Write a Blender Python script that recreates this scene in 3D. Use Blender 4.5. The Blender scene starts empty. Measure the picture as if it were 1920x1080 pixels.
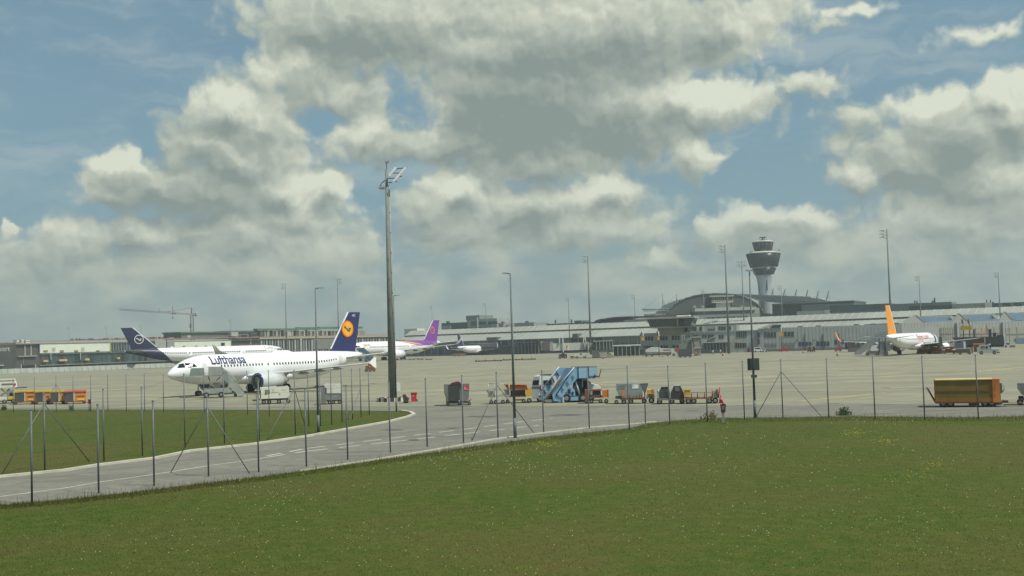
import bpy, bmesh, math, random
from mathutils import Vector, Matrix
random.seed(7)
sc = bpy.context.scene
COL = sc.collection
# ------------------------------------------------------------------ camera
F = 2200.0; H = 6.0; SL = 0.030; YC = 643.5
ROLL = math.atan(SL); PITCH = math.atan((YC - 540) * math.cos(ROLL) / F)
_f = Vector((0, math.cos(PITCH), math.sin(PITCH)))
_u0 = Vector((0, -math.sin(PITCH), math.cos(PITCH))); _r0 = Vector((1, 0, 0))
UP = _u0 * math.cos(ROLL) + _r0 * math.sin(ROLL)
RT = _r0 * math.cos(ROLL) - _u0 * math.sin(ROLL)
cam = bpy.data.cameras.new('camera'); co = bpy.data.objects.new('camera', cam); COL.objects.link(co)
co.matrix_world = Matrix(((RT.x, UP.x, -_f.x, 0), (RT.y, UP.y, -_f.y, 0), (RT.z, UP.z, -_f.z, H), (0, 0, 0, 1)))
cam.sensor_width = 36; cam.lens = 36 * F / 1920; cam.clip_start = 0.5; cam.clip_end = 20000
sc.camera = co
CP = Vector((0, 0, H))
def ray(px, py): return _f * F + RT * (px - 960) + UP * (540 - py)
def yh(px): return YC - SL * (px - 960)
def G(px, py, z=0.0):
    d = ray(px, py); t = (z - H) / d.z
    return CP + d * t
def GK(px, k): return G(px, yh(px) + H * k)
# ------------------------------------------------------------------ light
SUN_EL = math.radians(58); SUN_AZ = math.radians(124)      # azimuth from +Y towards +X
sd = Vector((math.sin(SUN_AZ) * math.cos(SUN_EL), math.cos(SUN_AZ) * math.cos(SUN_EL), math.sin(SUN_EL)))
sl = bpy.data.lights.new('sun', 'SUN'); sl.energy = 3.7; sl.angle = math.radians(0.5); sl.color = (1.0, 0.965, 0.86)
so = bpy.data.objects.new('sun', sl); COL.objects.link(so)
so.rotation_euler = sd.to_track_quat('Z', 'Y').to_euler(); so.location = (0, 0, 300)
sc.view_settings.view_transform = 'Standard'; sc.view_settings.look = 'None'
sc.view_settings.exposure = 0.30; sc.view_settings.gamma = 1.0; sc.view_settings.use_curve_mapping = False
sc.cycles.max_bounces = 6; sc.cycles.transparent_max_bounces = 12
# ------------------------------------------------------------------ sky with clouds (all in sky directions)
W = bpy.data.worlds.new('World'); sc.world = W; W.use_nodes = True
NT = W.node_tree; NT.nodes.clear()
def nn(t, **kw):
    n = NT.nodes.new(t)
    for k, v in kw.items(): setattr(n, k, v)
    return n
def lk(a, b): NT.links.new(a, b)
def mth(op, a, b=None, c=None, clamp=False):
    n = nn('ShaderNodeMath', operation=op); n.use_clamp = clamp
    for i, v in enumerate((a, b, c)):
        if v is None: continue
        if isinstance(v, (int, float)): n.inputs[i].default_value = v
        else: lk(v, n.inputs[i])
    return n.outputs[0]
def sstep(x, a, b):
    n = nn('ShaderNodeMapRange', interpolation_type='SMOOTHSTEP'); lk(x, n.inputs[0])
    n.inputs[1].default_value = a; n.inputs[2].default_value = b; return n.outputs[0]
def vmath(op, a, b):
    n = nn('ShaderNodeVectorMath', operation=op)
    for i, v in enumerate((a, b)):
        if isinstance(v, tuple): n.inputs[i].default_value = v
        else: lk(v, n.inputs[i])
    return n
def pxdir(px, py):
    d = ray(px, py).normalized(); return math.atan2(d.x, d.y), math.asin(d.z)
sky = nn('ShaderNodeTexSky', sky_type='NISHITA'); sky.sun_disc = False
sky.sun_elevation = SUN_EL; sky.sun_rotation = SUN_AZ; sky.air_density = 1.0; sky.dust_density = 2.0; sky.ozone_density = 1.0
tc = nn('ShaderNodeTexCoord'); sp = nn('ShaderNodeSeparateXYZ'); lk(tc.outputs['Generated'], sp.inputs[0])
AZ = mth('ARCTAN2', sp.outputs[0], sp.outputs[1]); EL = mth('ARCSINE', sp.outputs[2])
cb = nn('ShaderNodeCombineXYZ'); lk(mth('MULTIPLY', AZ, F / 100), cb.inputs[0]); lk(mth('MULTIPLY', EL, F / 100), cb.inputs[1])
UV = cb.outputs[0]          # one unit = about 100 picture pixels of sky angle
BLOBS = [  # px, py, rx, ry, strength
 (430,205,85,52,1),(505,235,66,62,.95),(385,255,72,48,1),(450,300,120,62,1),(520,290,60,50,.7),(235,315,60,30,.9),(212,348,50,34,.9),
 (300,350,130,42,.95),(410,365,140,48,.95),(622,355,50,32,.95),(535,348,66,38,.9),(565,395,110,40,.8),
 (150,450,100,42,.8),(265,435,110,38,.85),(85,475,50,42,.7),(470,430,190,40,.8),(400,490,260,48,.6),(620,470,140,46,.6),(6,432,14,14,.8),
 (640,45,190,70,1),(760,60,260,90,1.05),(980,60,320,95,1.05),(1180,60,260,95,1.05),(1350,50,140,65,.9),(1440,20,70,42,.8),
 (560,130,100,55,.85),(650,170,110,32,.8),(900,170,110,85,.95),(1010,200,220,110,1.05),(1150,220,190,95,1.0),(1330,190,120,48,.9),(1420,200,55,36,.6),
 (1050,290,190,45,.85),(1305,290,52,48,.85),(690,245,58,46,.9),(740,272,140,34,.8),(880,270,150,52,.9),(1510,158,80,24,.55),
 (860,362,95,36,.95),(815,392,80,42,.85),(1140,362,80,38,.95),(1000,385,160,46,.9),(1060,420,185,50,.9),(900,430,160,48,.85),(1215,425,50,40,.6),
 (1435,402,62,24,.85),(1345,420,52,30,.8),(1525,410,62,28,.8),(1450,445,140,46,.75),(1250,490,60,24,.55),
 (1865,172,56,28,1),(1915,205,60,60,1),(1765,200,66,30,.9),(1800,255,130,66,1),(1710,305,110,56,.95),(1600,330,48,30,.8),(1860,330,150,60,.95),
 (1620,215,70,30,.55),(1580,270,60,30,.35),(1660,375,60,26,.5),(1800,400,180,46,.75),(1790,450,66,28,.6),(1650,440,120,40,.45),(1595,18,60,12,.45),(1840,62,70,16,.4),(1560,462,110,40,.6),(1700,475,150,40,.6),(1880,430,90,50,.6),(25,505,110,40,.5),(150,510,140,40,.5),(1560,45,36,12,.3)]
n1 = nn('ShaderNodeTexNoise'); n1.inputs['Scale'].default_value = 1.5; n1.inputs['Detail'].default_value = 9; n1.inputs['Roughness'].default_value = .56
n1.noise_dimensions = '2D'
n2 = nn('ShaderNodeTexNoise'); n2.inputs['Scale'].default_value = .9; n2.inputs['Detail'].default_value = 3
n2.noise_dimensions = '2D'
def fbm(uv, scale, detail, rough):
    f = nn('ShaderNodeTexNoise'); f.noise_dimensions = '2D'; f.inputs['Scale'].default_value = scale
    f.inputs['Detail'].default_value = detail; f.inputs['Roughness'].default_value = rough; lk(uv, f.inputs['Vector']); return f
WN = fbm(UV, 1.0, 4, .55)
wv = vmath('MULTIPLY', vmath('SUBTRACT', WN.outputs['Color'], (.5, .5, .5)).outputs[0], (1.0, .7, 0)).outputs[0]
PW = vmath('ADD', UV, wv).outputs[0]
def blobs(p):
    acc = None
    for (px, py, rx, ry, s) in BLOBS:
        a, e = pxdir(px, py)
        q = vmath('SUBTRACT', p, (a * F / 100, e * F / 100, 0)).outputs[0]
        q = vmath('MULTIPLY', q, (100 / (rx * 1.12), 100 / (ry * 1.2), 0)).outputs[0]
        q = vmath('LENGTH', q, (0, 0, 0)).outputs['Value']
        v = mth('MULTIPLY_ADD', q, -s, s)
        acc = v if acc is None else mth('SMOOTH_MAX', acc, v, .34)
    return acc
def rough(uv, p, det):
    f = fbm(uv, 1.7, det, .5)
    vo = nn('ShaderNodeTexVoronoi'); vo.voronoi_dimensions = '2D'; vo.feature = 'F1'; vo.inputs['Scale'].default_value = 2.4
    vo.inputs['Detail'].default_value = 1.0; vo.inputs['Roughness'].default_value = .5; lk(p, vo.inputs['Vector'])
    d = mth('MULTIPLY_ADD', f.outputs['Fac'], .70, -.35)
    return mth('ADD', d, mth('MULTIPLY_ADD', vo.outputs['Distance'], -.24, .10))
B0 = blobs(PW)
R0 = rough(UV, PW, 6)
D0 = mth('ADD', B0, R0)
B1 = blobs(vmath('ADD', PW, (.16, .34, 0)).outputs[0])
OFF = (.07, .13, 0)
R1 = rough(vmath('ADD', UV, OFF).outputs[0], vmath('ADD', PW, OFF).outputs[0], 3)
BIG = fbm(vmath('ADD', UV, (7.3, 2.1, 0)).outputs[0], .42, 3, .5).outputs['Fac']
# low bank near the horizon
lown = nn('ShaderNodeTexNoise'); lown.noise_dimensions = '2D'; lown.inputs['Scale'].default_value = 1.0; lown.inputs['Detail'].default_value = 7
lown.inputs['Roughness'].default_value = .55
mp = nn('ShaderNodeMapping'); mp.inputs['Scale'].default_value = (.8, 1.6, 1); lk(UV, mp.inputs[0]); lk(mp.outputs[0], lown.inputs['Vector'])
low_a = mth('SUBTRACT', 1, sstep(mth('ADD', EL, mth('MULTIPLY_ADD', lown.outputs['Fac'], -.10, .05)), .045, .115))
# alpha and shade of the cumulus
alpha = sstep(D0, -.15, .30)
lit = mth('MULTIPLY_ADD', mth('SUBTRACT', B0, B1), .62, .50)
lit = mth('ADD', lit, mth('MULTIPLY', mth('SUBTRACT', R0, R1), 1.0))
lit = mth('SUBTRACT', lit, mth('MULTIPLY', sstep(B1, .25, 1.0), .40))
lit = mth('ADD', lit, mth('MULTIPLY_ADD', BIG, .8, -.38))
lit = mth('ADD', lit, mth('MULTIPLY', mth('SUBTRACT', 1, sstep(B1, -.35, .35)), .22))
def patches(lst):
    acc = None
    for (px, py, rx, ry, s) in lst:
        a, e = pxdir(px, py)
        q = vmath('SUBTRACT', PW, (a * F / 100, e * F / 100, 0)).outputs[0]
        q = vmath('MULTIPLY', q, (100 / rx, 100 / ry, 0)).outputs[0]
        q = mth('MULTIPLY', mth('SUBTRACT', 1, sstep(vmath('LENGTH', q, (0, 0, 0)).outputs['Value'], .15, 1.25)), s)
        acc = q if acc is None else mth('MAXIMUM', acc, q)
    return acc
DARK = [(700, 70, 170, 55, .4), (1010, 190, 220, 110, .55), (1160, 245, 170, 75, .5), (960, 280, 200, 34, .4), (340, 372, 160, 30, .35), (470, 390, 120, 50, .3), (880, 440, 190, 36, .4), (1130, 450, 120, 26, .3), (1700, 345, 150, 44, .45), (1840, 300, 90, 30, .25), (620, 320, 60, 26, .25), (430, 320, 90, 24, .2), (1480, 455, 120, 26, .25)]
BRIGHT = [(920, 95, 90, 34, .45), (525, 130, 75, 70, .35), (1330, 175, 120, 52, .55), (1420, 60, 90, 70, .4), (430, 195, 100, 46, .5), (510, 235, 60, 50, .3), (660, 240, 70, 46, .45), (800, 235, 36, 60, .3), (240, 310, 80, 26, .4), (600, 355, 110, 38, .35), (840, 350, 90, 30, .45), (1120, 350, 90, 40, .45), (1870, 185, 80, 50, .55), (1740, 215, 80, 40, .35), (1870, 340, 90, 34, .35), (1430, 398, 130, 26, .45), (1300, 290, 50, 40, .3), (1140, 40, 200, 50, .2), (370, 280, 60, 40, .3), (1610, 330, 50, 26, .35)]
lit = mth('SUBTRACT', mth('ADD', mth('MULTIPLY_ADD', lit, .74, .10), mth('MULTIPLY', patches(BRIGHT), .85)), mth('MULTIPLY', patches(DARK), .62))
lit = mth('ADD', lit, mth('MULTIPLY_ADD', R0, .22, .02), clamp=True)
ramp = nn('ShaderNodeValToRGB'); lk(lit, ramp.inputs[0]); cr = ramp.color_ramp
cr.elements[0].position = 0; cr.elements[0].color = (.20, .245, .23, 1)
cr.elements[1].position = 1; cr.elements[1].color = (.60, .63, .52, 1)
e = cr.elements.new(.4); e.color = (.315, .355, .31, 1)
e = cr.elements.new(.75); e.color = (.475, .51, .425, 1)
# clear sky: Nishita, greyed a little by thin high cloud
skym = vmath('MULTIPLY', sky.outputs[0], (.062, .072, .068)).outputs[0]
veil = nn('ShaderNodeMixRGB'); lk(skym, veil.inputs[1]); veil.inputs[2].default_value = (.175, .30, .375, 1)
vn = nn('ShaderNodeTexNoise'); vn.noise_dimensions = '2D'; vn.inputs['Scale'].default_value = .5; vn.inputs['Detail'].default_value = 4
mp2 = nn('ShaderNodeMapping'); mp2.inputs['Scale'].default_value = (.5, 1.6, 1); lk(UV, mp2.inputs[0]); lk(mp2.outputs[0], vn.inputs['Vector'])
lk(mth('MULTIPLY_ADD', vn.outputs['Fac'], .5, .25), veil.inputs[0])
mp3 = nn('ShaderNodeMapping'); mp3.inputs['Scale'].default_value = (.22, 1.1, 1); mp3.inputs['Rotation'].default_value = (0, 0, .12); lk(PW, mp3.inputs[0])
wis = fbm(mp3.outputs[0], 1.0, 6, .6)
cir = nn('ShaderNodeMixRGB'); lk(mth('MULTIPLY', sstep(wis.outputs['Fac'], .46, .74), .42), cir.inputs[0]); lk(veil.outputs[0], cir.inputs[1]); cir.inputs[2].default_value = (.40, .46, .45, 1)
m1 = nn('ShaderNodeMixRGB'); lk(alpha, m1.inputs[0]); lk(cir.outputs[0], m1.inputs[1]); lk(ramp.outputs[0], m1.inputs[2])
# low bank colour
r2 = nn('ShaderNodeValToRGB'); lk(lown.outputs['Fac'], r2.inputs[0]); c2 = r2.color_ramp
c2.elements[0].position = .38; c2.elements[0].color = (.255, .325, .315, 1)
c2.elements[1].position = .66; c2.elements[1].color = (.43, .46, .385, 1)
m2 = nn('ShaderNodeMixRGB'); lk(mth('MULTIPLY', low_a, .72), m2.inputs[0]); lk(m1.outputs[0], m2.inputs[1]); lk(r2.outputs[0], m2.inputs[2])
# thick air right at the horizon
m3 = nn('ShaderNodeMixRGB'); lk(mth('SUBTRACT', 1, sstep(EL, -.02, .06)), m3.inputs[0]); lk(m2.outputs[0], m3.inputs[1]); m3.inputs[2].default_value = (.255, .325, .31, 1)
bg = nn('ShaderNodeBackground'); lk(m3.outputs[0], bg.inputs[0]); bg.inputs[1].default_value = 1.0
wo = nn('ShaderNodeOutputWorld'); lk(bg.outputs[0], wo.inputs[0])
W.cycles.sampling_method = 'MANUAL'; W.cycles.sample_map_resolution = 256
# ------------------------------------------------------------------ materials
MATS = {}
def M(name, col=(.5, .5, .5), rough=.6, metal=0.0, var=.12, scale=.8, spec=.4, col2=None, stretch=None, bump=0.0):
    if name in MATS: return MATS[name]
    m = bpy.data.materials.new(name); m.use_nodes = True; nt = m.node_tree; nt.nodes.clear()
    o = nt.nodes.new('ShaderNodeOutputMaterial'); p = nt.nodes.new('ShaderNodeBsdfPrincipled'); nt.links.new(p.outputs[0], o.inputs[0])
    p.inputs['Roughness'].default_value = rough; p.inputs['Metallic'].default_value = metal; p.inputs['Specular IOR Level'].default_value = spec
    t = nt.nodes.new('ShaderNodeTexCoord'); mp_ = nt.nodes.new('ShaderNodeMapping'); nt.links.new(t.outputs['Object'], mp_.inputs[0])
    if stretch: mp_.inputs['Scale'].default_value = stretch
    n = nt.nodes.new('ShaderNodeTexNoise'); n.inputs['Scale'].default_value = scale; n.inputs['Detail'].default_value = 5; n.inputs['Roughness'].default_value = .6
    nt.links.new(mp_.outputs[0], n.inputs['Vector'])
    r = nt.nodes.new('ShaderNodeValToRGB'); nt.links.new(n.outputs['Fac'], r.inputs[0])
    c2_ = col2 or tuple(c * (1 - 2.2 * var) for c in col)
    r.color_ramp.elements[0].position = .3; r.color_ramp.elements[0].color = (*[max(0, c) for c in c2_], 1)
    r.color_ramp.elements[1].position = .62; r.color_ramp.elements[1].color = (*col, 1)
    nt.links.new(r.outputs[0], p.inputs['Base Color'])
    if bump:
        b = nt.nodes.new('ShaderNodeBump'); b.inputs['Strength'].default_value = bump; nt.links.new(n.outputs['Fac'], b.inputs['Height']); nt.links.new(b.outputs[0], p.inputs['Normal'])
    MATS[name] = m; return m
white = M('white_paint', (.80, .80, .78), .35, var=.04)
hull = M('aircraft_white', (.79, .79, .79), .28, var=.02)
offwhite = M('off_white', (.62, .62, .54), .5, var=.08)
cream = M('cream_panel', (.66, .70, .58), .55, var=.05, scale=.15)
lgrey = M('light_grey', (.42, .43, .40), .5)
grey = M('mid_grey', (.24, .25, .24), .55)
dgrey = M('dark_grey', (.09, .095, .09), .6)
black = M('black_rubber', (.018, .018, .018), .8)
galv = M('galvanised', (.36, .39, .40), .45, .35, var=.12, scale=3)
dkmetal = M('dark_metal', (.05, .055, .055), .5, .3)
alu = M('aluminium', (.50, .52, .51), .4, .5, var=.1, scale=1.5)
ltblue = M('light_blue_paint', (.24, .44, .58), .45, var=.08)
blue = M('blue_paint', (.06, .14, .30), .5)
navy = M('navy_paint', (.030, .038, .12), .35, var=.05)
navy2 = M('dark_navy_paint', (.022, .026, .065), .35, var=.05)
yellow = M('yellow_paint', (.62, .40, .05), .5, var=.12)
ochre = M('ochre_paint', (.21, .14, .026), .55, var=.15)
orange = M('orange_paint', (.62, .22, .045), .5, var=.15)
rust = M('rusty_orange', (.26, .085, .03), .6, var=.2, scale=2)
tailor = M('tail_orange', (.85, .33, .03), .4, var=.05)
red = M('red_paint', (.48, .035, .045), .5, var=.1)
maroon = M('maroon', (.10, .03, .035), .6)
brown = M('brown', (.075, .05, .04), .7)
purple = M('purple_paint', (.20, .055, .30), .4, var=.05)
magenta = M('magenta_paint', (.38, .06, .28), .4, var=.05)
gold = M('gold_paint', (.80, .42, .08), .4, var=.05)
glass = M('dark_glass', (.018, .025, .028), .12, spec=.6, var=.3)
tglass = M('teal_glass', (.05, .085, .085), .18, spec=.6, var=.35, scale=.3, stretch=(1, 1, .2))
signy = M('sign_yellow', (.55, .36, .02), .5)
lip_blue = M('lip_blue', (.03, .03, .16), .3)
M('mast_grey', (.20, .21, .195), .7, .0, var=.12, scale=.6, spec=.2)
concrete = M('concrete_grey', (.34, .34, .30), .8, var=.1)
# ------------------------------------------------------------------ mesh builder
class MB:
    def __init__(s): s.b = bmesh.new(); s.smooth = False
    def box(s, x0, x1, y0, y1, z0, z1, M_=None):
        if x1 < x0: x0, x1 = x1, x0
        if y1 < y0: y0, y1 = y1, y0
        if z1 < z0: z0, z1 = z1, z0
        c = [(x, y, z) for x in (x0, x1) for y in (y0, y1) for z in (z0, z1)]
        v = [s.b.verts.new(M_ @ Vector(p) if M_ else p) for p in c]
        for f in ((0, 1, 3, 2), (4, 6, 7, 5), (0, 4, 5, 1), (2, 3, 7, 6), (0, 2, 6, 4), (1, 5, 7, 3)): s.b.faces.new([v[i] for i in f])
        return s
    def prism(s, pts, y0, y1):      # pts in x,z
        a = [s.b.verts.new((x, y0, z)) for x, z in pts]; c = [s.b.verts.new((x, y1, z)) for x, z in pts]
        n = len(pts)
        s.b.faces.new(a); s.b.faces.new(c[::-1])
        for i in range(n): s.b.faces.new((a[i], c[i], c[(i + 1) % n], a[(i + 1) % n]))
        return s
    def poly3(s, pts, off):         # planar polygon thickened by vector off
        a = [s.b.verts.new(p) for p in pts]; c = [s.b.verts.new(Vector(p) + Vector(off)) for p in pts]; n = len(pts)
        s.b.faces.new(a); s.b.faces.new(c[::-1])
        for i in range(n): s.b.faces.new((a[i], c[i], c[(i + 1) % n], a[(i + 1) % n]))
        return s
    def tube(s, p, q, r, r2=None, n=8):
        p = Vector(p); q = Vector(q); r2 = r if r2 is None else r2
        d = (q - p).normalized(); u = d.orthogonal().normalized(); w = d.cross(u)
        R = []
        for c, rr in ((p, r), (q, r2)):
            R.append([s.b.verts.new(c + (u * math.cos(t) + w * math.sin(t)) * rr) for t in [2 * math.pi * i / n for i in range(n)]])
        s.b.faces.new(R[0][::-1]); s.b.faces.new(R[1])
        for i in range(n):
            f = s.b.faces.new((R[0][i], R[0][(i + 1) % n], R[1][(i + 1) % n], R[1][i])); f.smooth = True
        return s
    def lathe(s, prof, n=20, axis='z', c=(0, 0, 0), cap=True):   # prof: (radius, height)
        c = Vector(c); rings = []
        for r, h in prof:
            ring = []
            for i in range(n):
                t = 2 * math.pi * i / n; a, b_ = r * math.cos(t), r * math.sin(t)
                v = {'z': (a, b_, h), 'x': (h, a, b_), 'y': (a, h, b_)}[axis]
                ring.append(s.b.verts.new(c + Vector(v)))
            rings.append(ring)
        for A, B in zip(rings, rings[1:]):
            for i in range(n):
                f = s.b.faces.new((A[i], A[(i + 1) % n], B[(i + 1) % n], B[i])); f.smooth = True
        if cap: s.b.faces.new(rings[0][::-1]); s.b.faces.new(rings[-1])
        return s
    def rings(s, secs, n=28):       # secs: (x, half width, half height, zc)
        R = []
        for x, a, b_, zc in secs:
            R.append([s.b.verts.new((x, a * math.cos(2 * math.pi * i / n), zc + b_ * math.sin(2 * math.pi * i / n))) for i in range(n)])
        for A, B in zip(R, R[1:]):
            for i in range(n):
                f = s.b.faces.new((A[i], A[(i + 1) % n], B[(i + 1) % n], B[i])); f.smooth = True
        s.b.faces.new(R[0][::-1]); s.b.faces.new(R[-1]); return s
    def foil(s, secs):              # lifting surface: secs (le_x, chord, y, z, thickness)
        R = []
        for lx, ch, y, z, th in secs:
            ring = []
            for fx, ft in ((0, 0), (-.06, .55), (-.3, 1), (-.65, .62), (-1, .04), (-.65, -.4), (-.3, -.75), (-.06, -.45)):
                ring.append(s.b.verts.new((lx + fx * ch, y, z + ft * th / 2)))
            R.append(ring)
        for A, B in zip(R, R[1:]):
            for i in range(8):
                f = s.b.faces.new((A[i], A[(i + 1) % 8], B[(i + 1) % 8], B[i])); f.smooth = True
        s.b.faces.new(R[0][::-1]); s.b.faces.new(R[-1]); return s
    def build(s, name, mat, parent=None, kind=None):
        bmesh.ops.recalc_face_normals(s.b, faces=s.b.faces)
        me = bpy.data.meshes.new(name); s.b.to_mesh(me); s.b.free(); me.materials.append(mat)
        o = bpy.data.objects.new(name, me); COL.objects.link(o)
        if parent: o.parent = parent
        if kind: o['kind'] = kind
        return o
def tag(o, label, cat, group=None):
    o['label'] = label; o['category'] = cat
    if group: o['group'] = group
    return o
def thing(name, label, cat, loc, rz=0, group=None):
    o = bpy.data.objects.new(name, None); COL.objects.link(o); o.location = loc; o.rotation_euler = (0, 0, rz); o.empty_display_size = .3
    return tag(o, label, cat, group)
def copy_thing(root, loc, rz, label, group=None):
    r = root.copy(); COL.objects.link(r); r.location = loc; r.rotation_euler = (0, 0, rz); r['label'] = label
    if group: r['group'] = group
    for ch in root.children:
        c = ch.copy(); COL.objects.link(c); c.parent = r
        for g in ch.children:
            d = g.copy(); COL.objects.link(d); d.parent = c
    return r
def text_mesh(txt, size, italic=0.0, bold=0.0, spacing=1.0):
    cu = bpy.data.curves.new('t', 'FONT'); cu.body = txt; cu.size = size; cu.shear = italic; cu.offset = bold; cu.space_character = spacing; cu.resolution_u = 3
    o = bpy.data.objects.new('t', cu); COL.objects.link(o); dg = bpy.context.evaluated_depsgraph_get(); dg.update()
    me = bpy.data.meshes.new_from_object(o.evaluated_get(dg)); bpy.data.objects.remove(o); bpy.data.curves.remove(cu)
    return me
def put_text(name, txt, size, fn, mat, parent, **kw):   # fn maps (x, y) of the lettering to a point
    me = text_mesh(txt, size, **kw)
    b = bmesh.new(); b.from_mesh(me); bmesh.ops.triangulate(b, faces=b.faces)
    for _ in range(3):
        L_ = [e for e in b.edges if e.calc_length() > size * .16]
        if not L_: break
        bmesh.ops.subdivide_edges(b, edges=L_, cuts=1); bmesh.ops.triangulate(b, faces=b.faces)
    b.to_mesh(me); b.free()
    for v in me.vertices: v.co = fn(v.co.x, v.co.y)
    me.materials.clear(); me.materials.append(mat); me.name = name
    o = bpy.data.objects.new(name, me); COL.objects.link(o); o.parent = parent; return o
# thing placed on the ground whose shapes are measured off in the plane facing the camera, with real depths
class T:
    def __init__(s, name, label, cat, px, py, group=None, lift=0.0, k=None):
        s.loc = GK(px, k) if k else G(px, py, lift); s.px, s.py = px, py
        if k: s.py = yh(px) + H * k
        s.rz = math.atan2(-s.loc.x, s.loc.y); s.k = F / (s.loc - CP).dot(_f)
        s.o = thing(name, label, cat, s.loc, s.rz, group); s.cr, s.sr = math.cos(ROLL), math.sin(ROLL)
    def L(s, px, py, d=0):          # picture point at depth d behind the thing's front
        k = s.k / (1 + d * s.k / F)
        q = s.loc + Vector((-math.sin(s.rz), math.cos(s.rz), 0)) * d - CP
        bx = 960 + F * q.dot(RT) / q.dot(_f); by = 540 - F * q.dot(UP) / q.dot(_f)
        dx, dy = (px - bx) / k, (by - py) / k
        return dx * s.cr + dy * s.sr, -dx * s.sr + dy * s.cr
    def box(s, part, mat, x0, x1, y0, y1, d0=0, d1=1.5, par=None):
        ax = s.L(x0, (y0 + y1) / 2, d0)[0]; bx = s.L(x1, (y0 + y1) / 2, d0)[0]
        az = s.L((x0 + x1) / 2, y1, d0)[1]; bz = s.L((x0 + x1) / 2, y0, d0)[1]
        return MB().box(ax, bx, d0, d1, max(az, 0.01), bz).build(part, mat, par or s.o)
    def prism(s, part, mat, pts, d0=0, d1=1.5, par=None):
        return MB().prism([(lambda q: (q[0], max(q[1], .01)))(s.L(x, y, d0)) for x, y in pts], d0, d1).build(part, mat, par or s.o)
    def tube(s, part, mat, a, b, r, d=0, d2=None, par=None, r2=None):
        d2 = d if d2 is None else d2
        p = s.L(*a, d); q = s.L(*b, d2)
        return MB().tube((p[0], d, max(p[1], 0)), (q[0], d2, max(q[1], 0)), r, r2).build(part, mat, par or s.o)
    def wheel(s, px, d=0, r=.3, w=.2, part='wheel', mat=None):
        x = s.L(px, s.py, d)[0]
        o = MB().lathe([(r * .9, d), (r, d + .03), (r, d + w - .03), (r * .9, d + w)], 16, 'y', (x, 0, r)).build(part, black, s.o)
        MB().lathe([(r * .5, d - .012), (r * .45, d - .02)], 12, 'y', (x, 0, r)).build('rim', mat or grey, o)
        return o
# vertical plane frame through two ground points, for buildings
class Fr:
    def __init__(s, a, b, name=None, label=None, cat=None, group=None):
        s.a = Vector((a.x, a.y, 0)); b = Vector((b.x, b.y, 0)); s.u = (b - s.a).normalized(); s.n = Vector((-s.u.y, s.u.x, 0)); s.rz = math.atan2(s.u.y, s.u.x)
        s.len = (b - s.a).length
        if name: s.o = thing(name, label, cat, s.a, s.rz, group)
    def new(s, name, label, cat, group=None):
        s.o = thing(name, label, cat, s.a, s.rz, group); return s.o
    def L(s, px, py, d=0):
        r = ray(px, py); t = s.n.dot(s.a + s.n * d - CP) / s.n.dot(r); p = CP + r * t
        return (p - s.a).dot(s.u), p.z
    def box(s, part, mat, x0, x1, y0, y1, d0=0, d1=10, par=None, z0=None, z1=None):
        xm = (x0 + x1) / 2; ym = (y0 + y1) / 2
        ax = s.L(x0, ym, d0)[0]; bx = s.L(x1, ym, d0)[0]
        az = s.L(xm, y1, d0)[1] if z0 is None else z0; bz = s.L(xm, y0, d0)[1] if z1 is None else z1
        return MB().box(ax, bx, d0, d1, az, bz).build(part, mat, par or s.o)
    def prism(s, part, mat, pts, d0=0, d1=10, par=None):
        return MB().prism([s.L(x, y, d0) for x, y in pts], d0, d1).build(part, mat, par or s.o)
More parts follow.
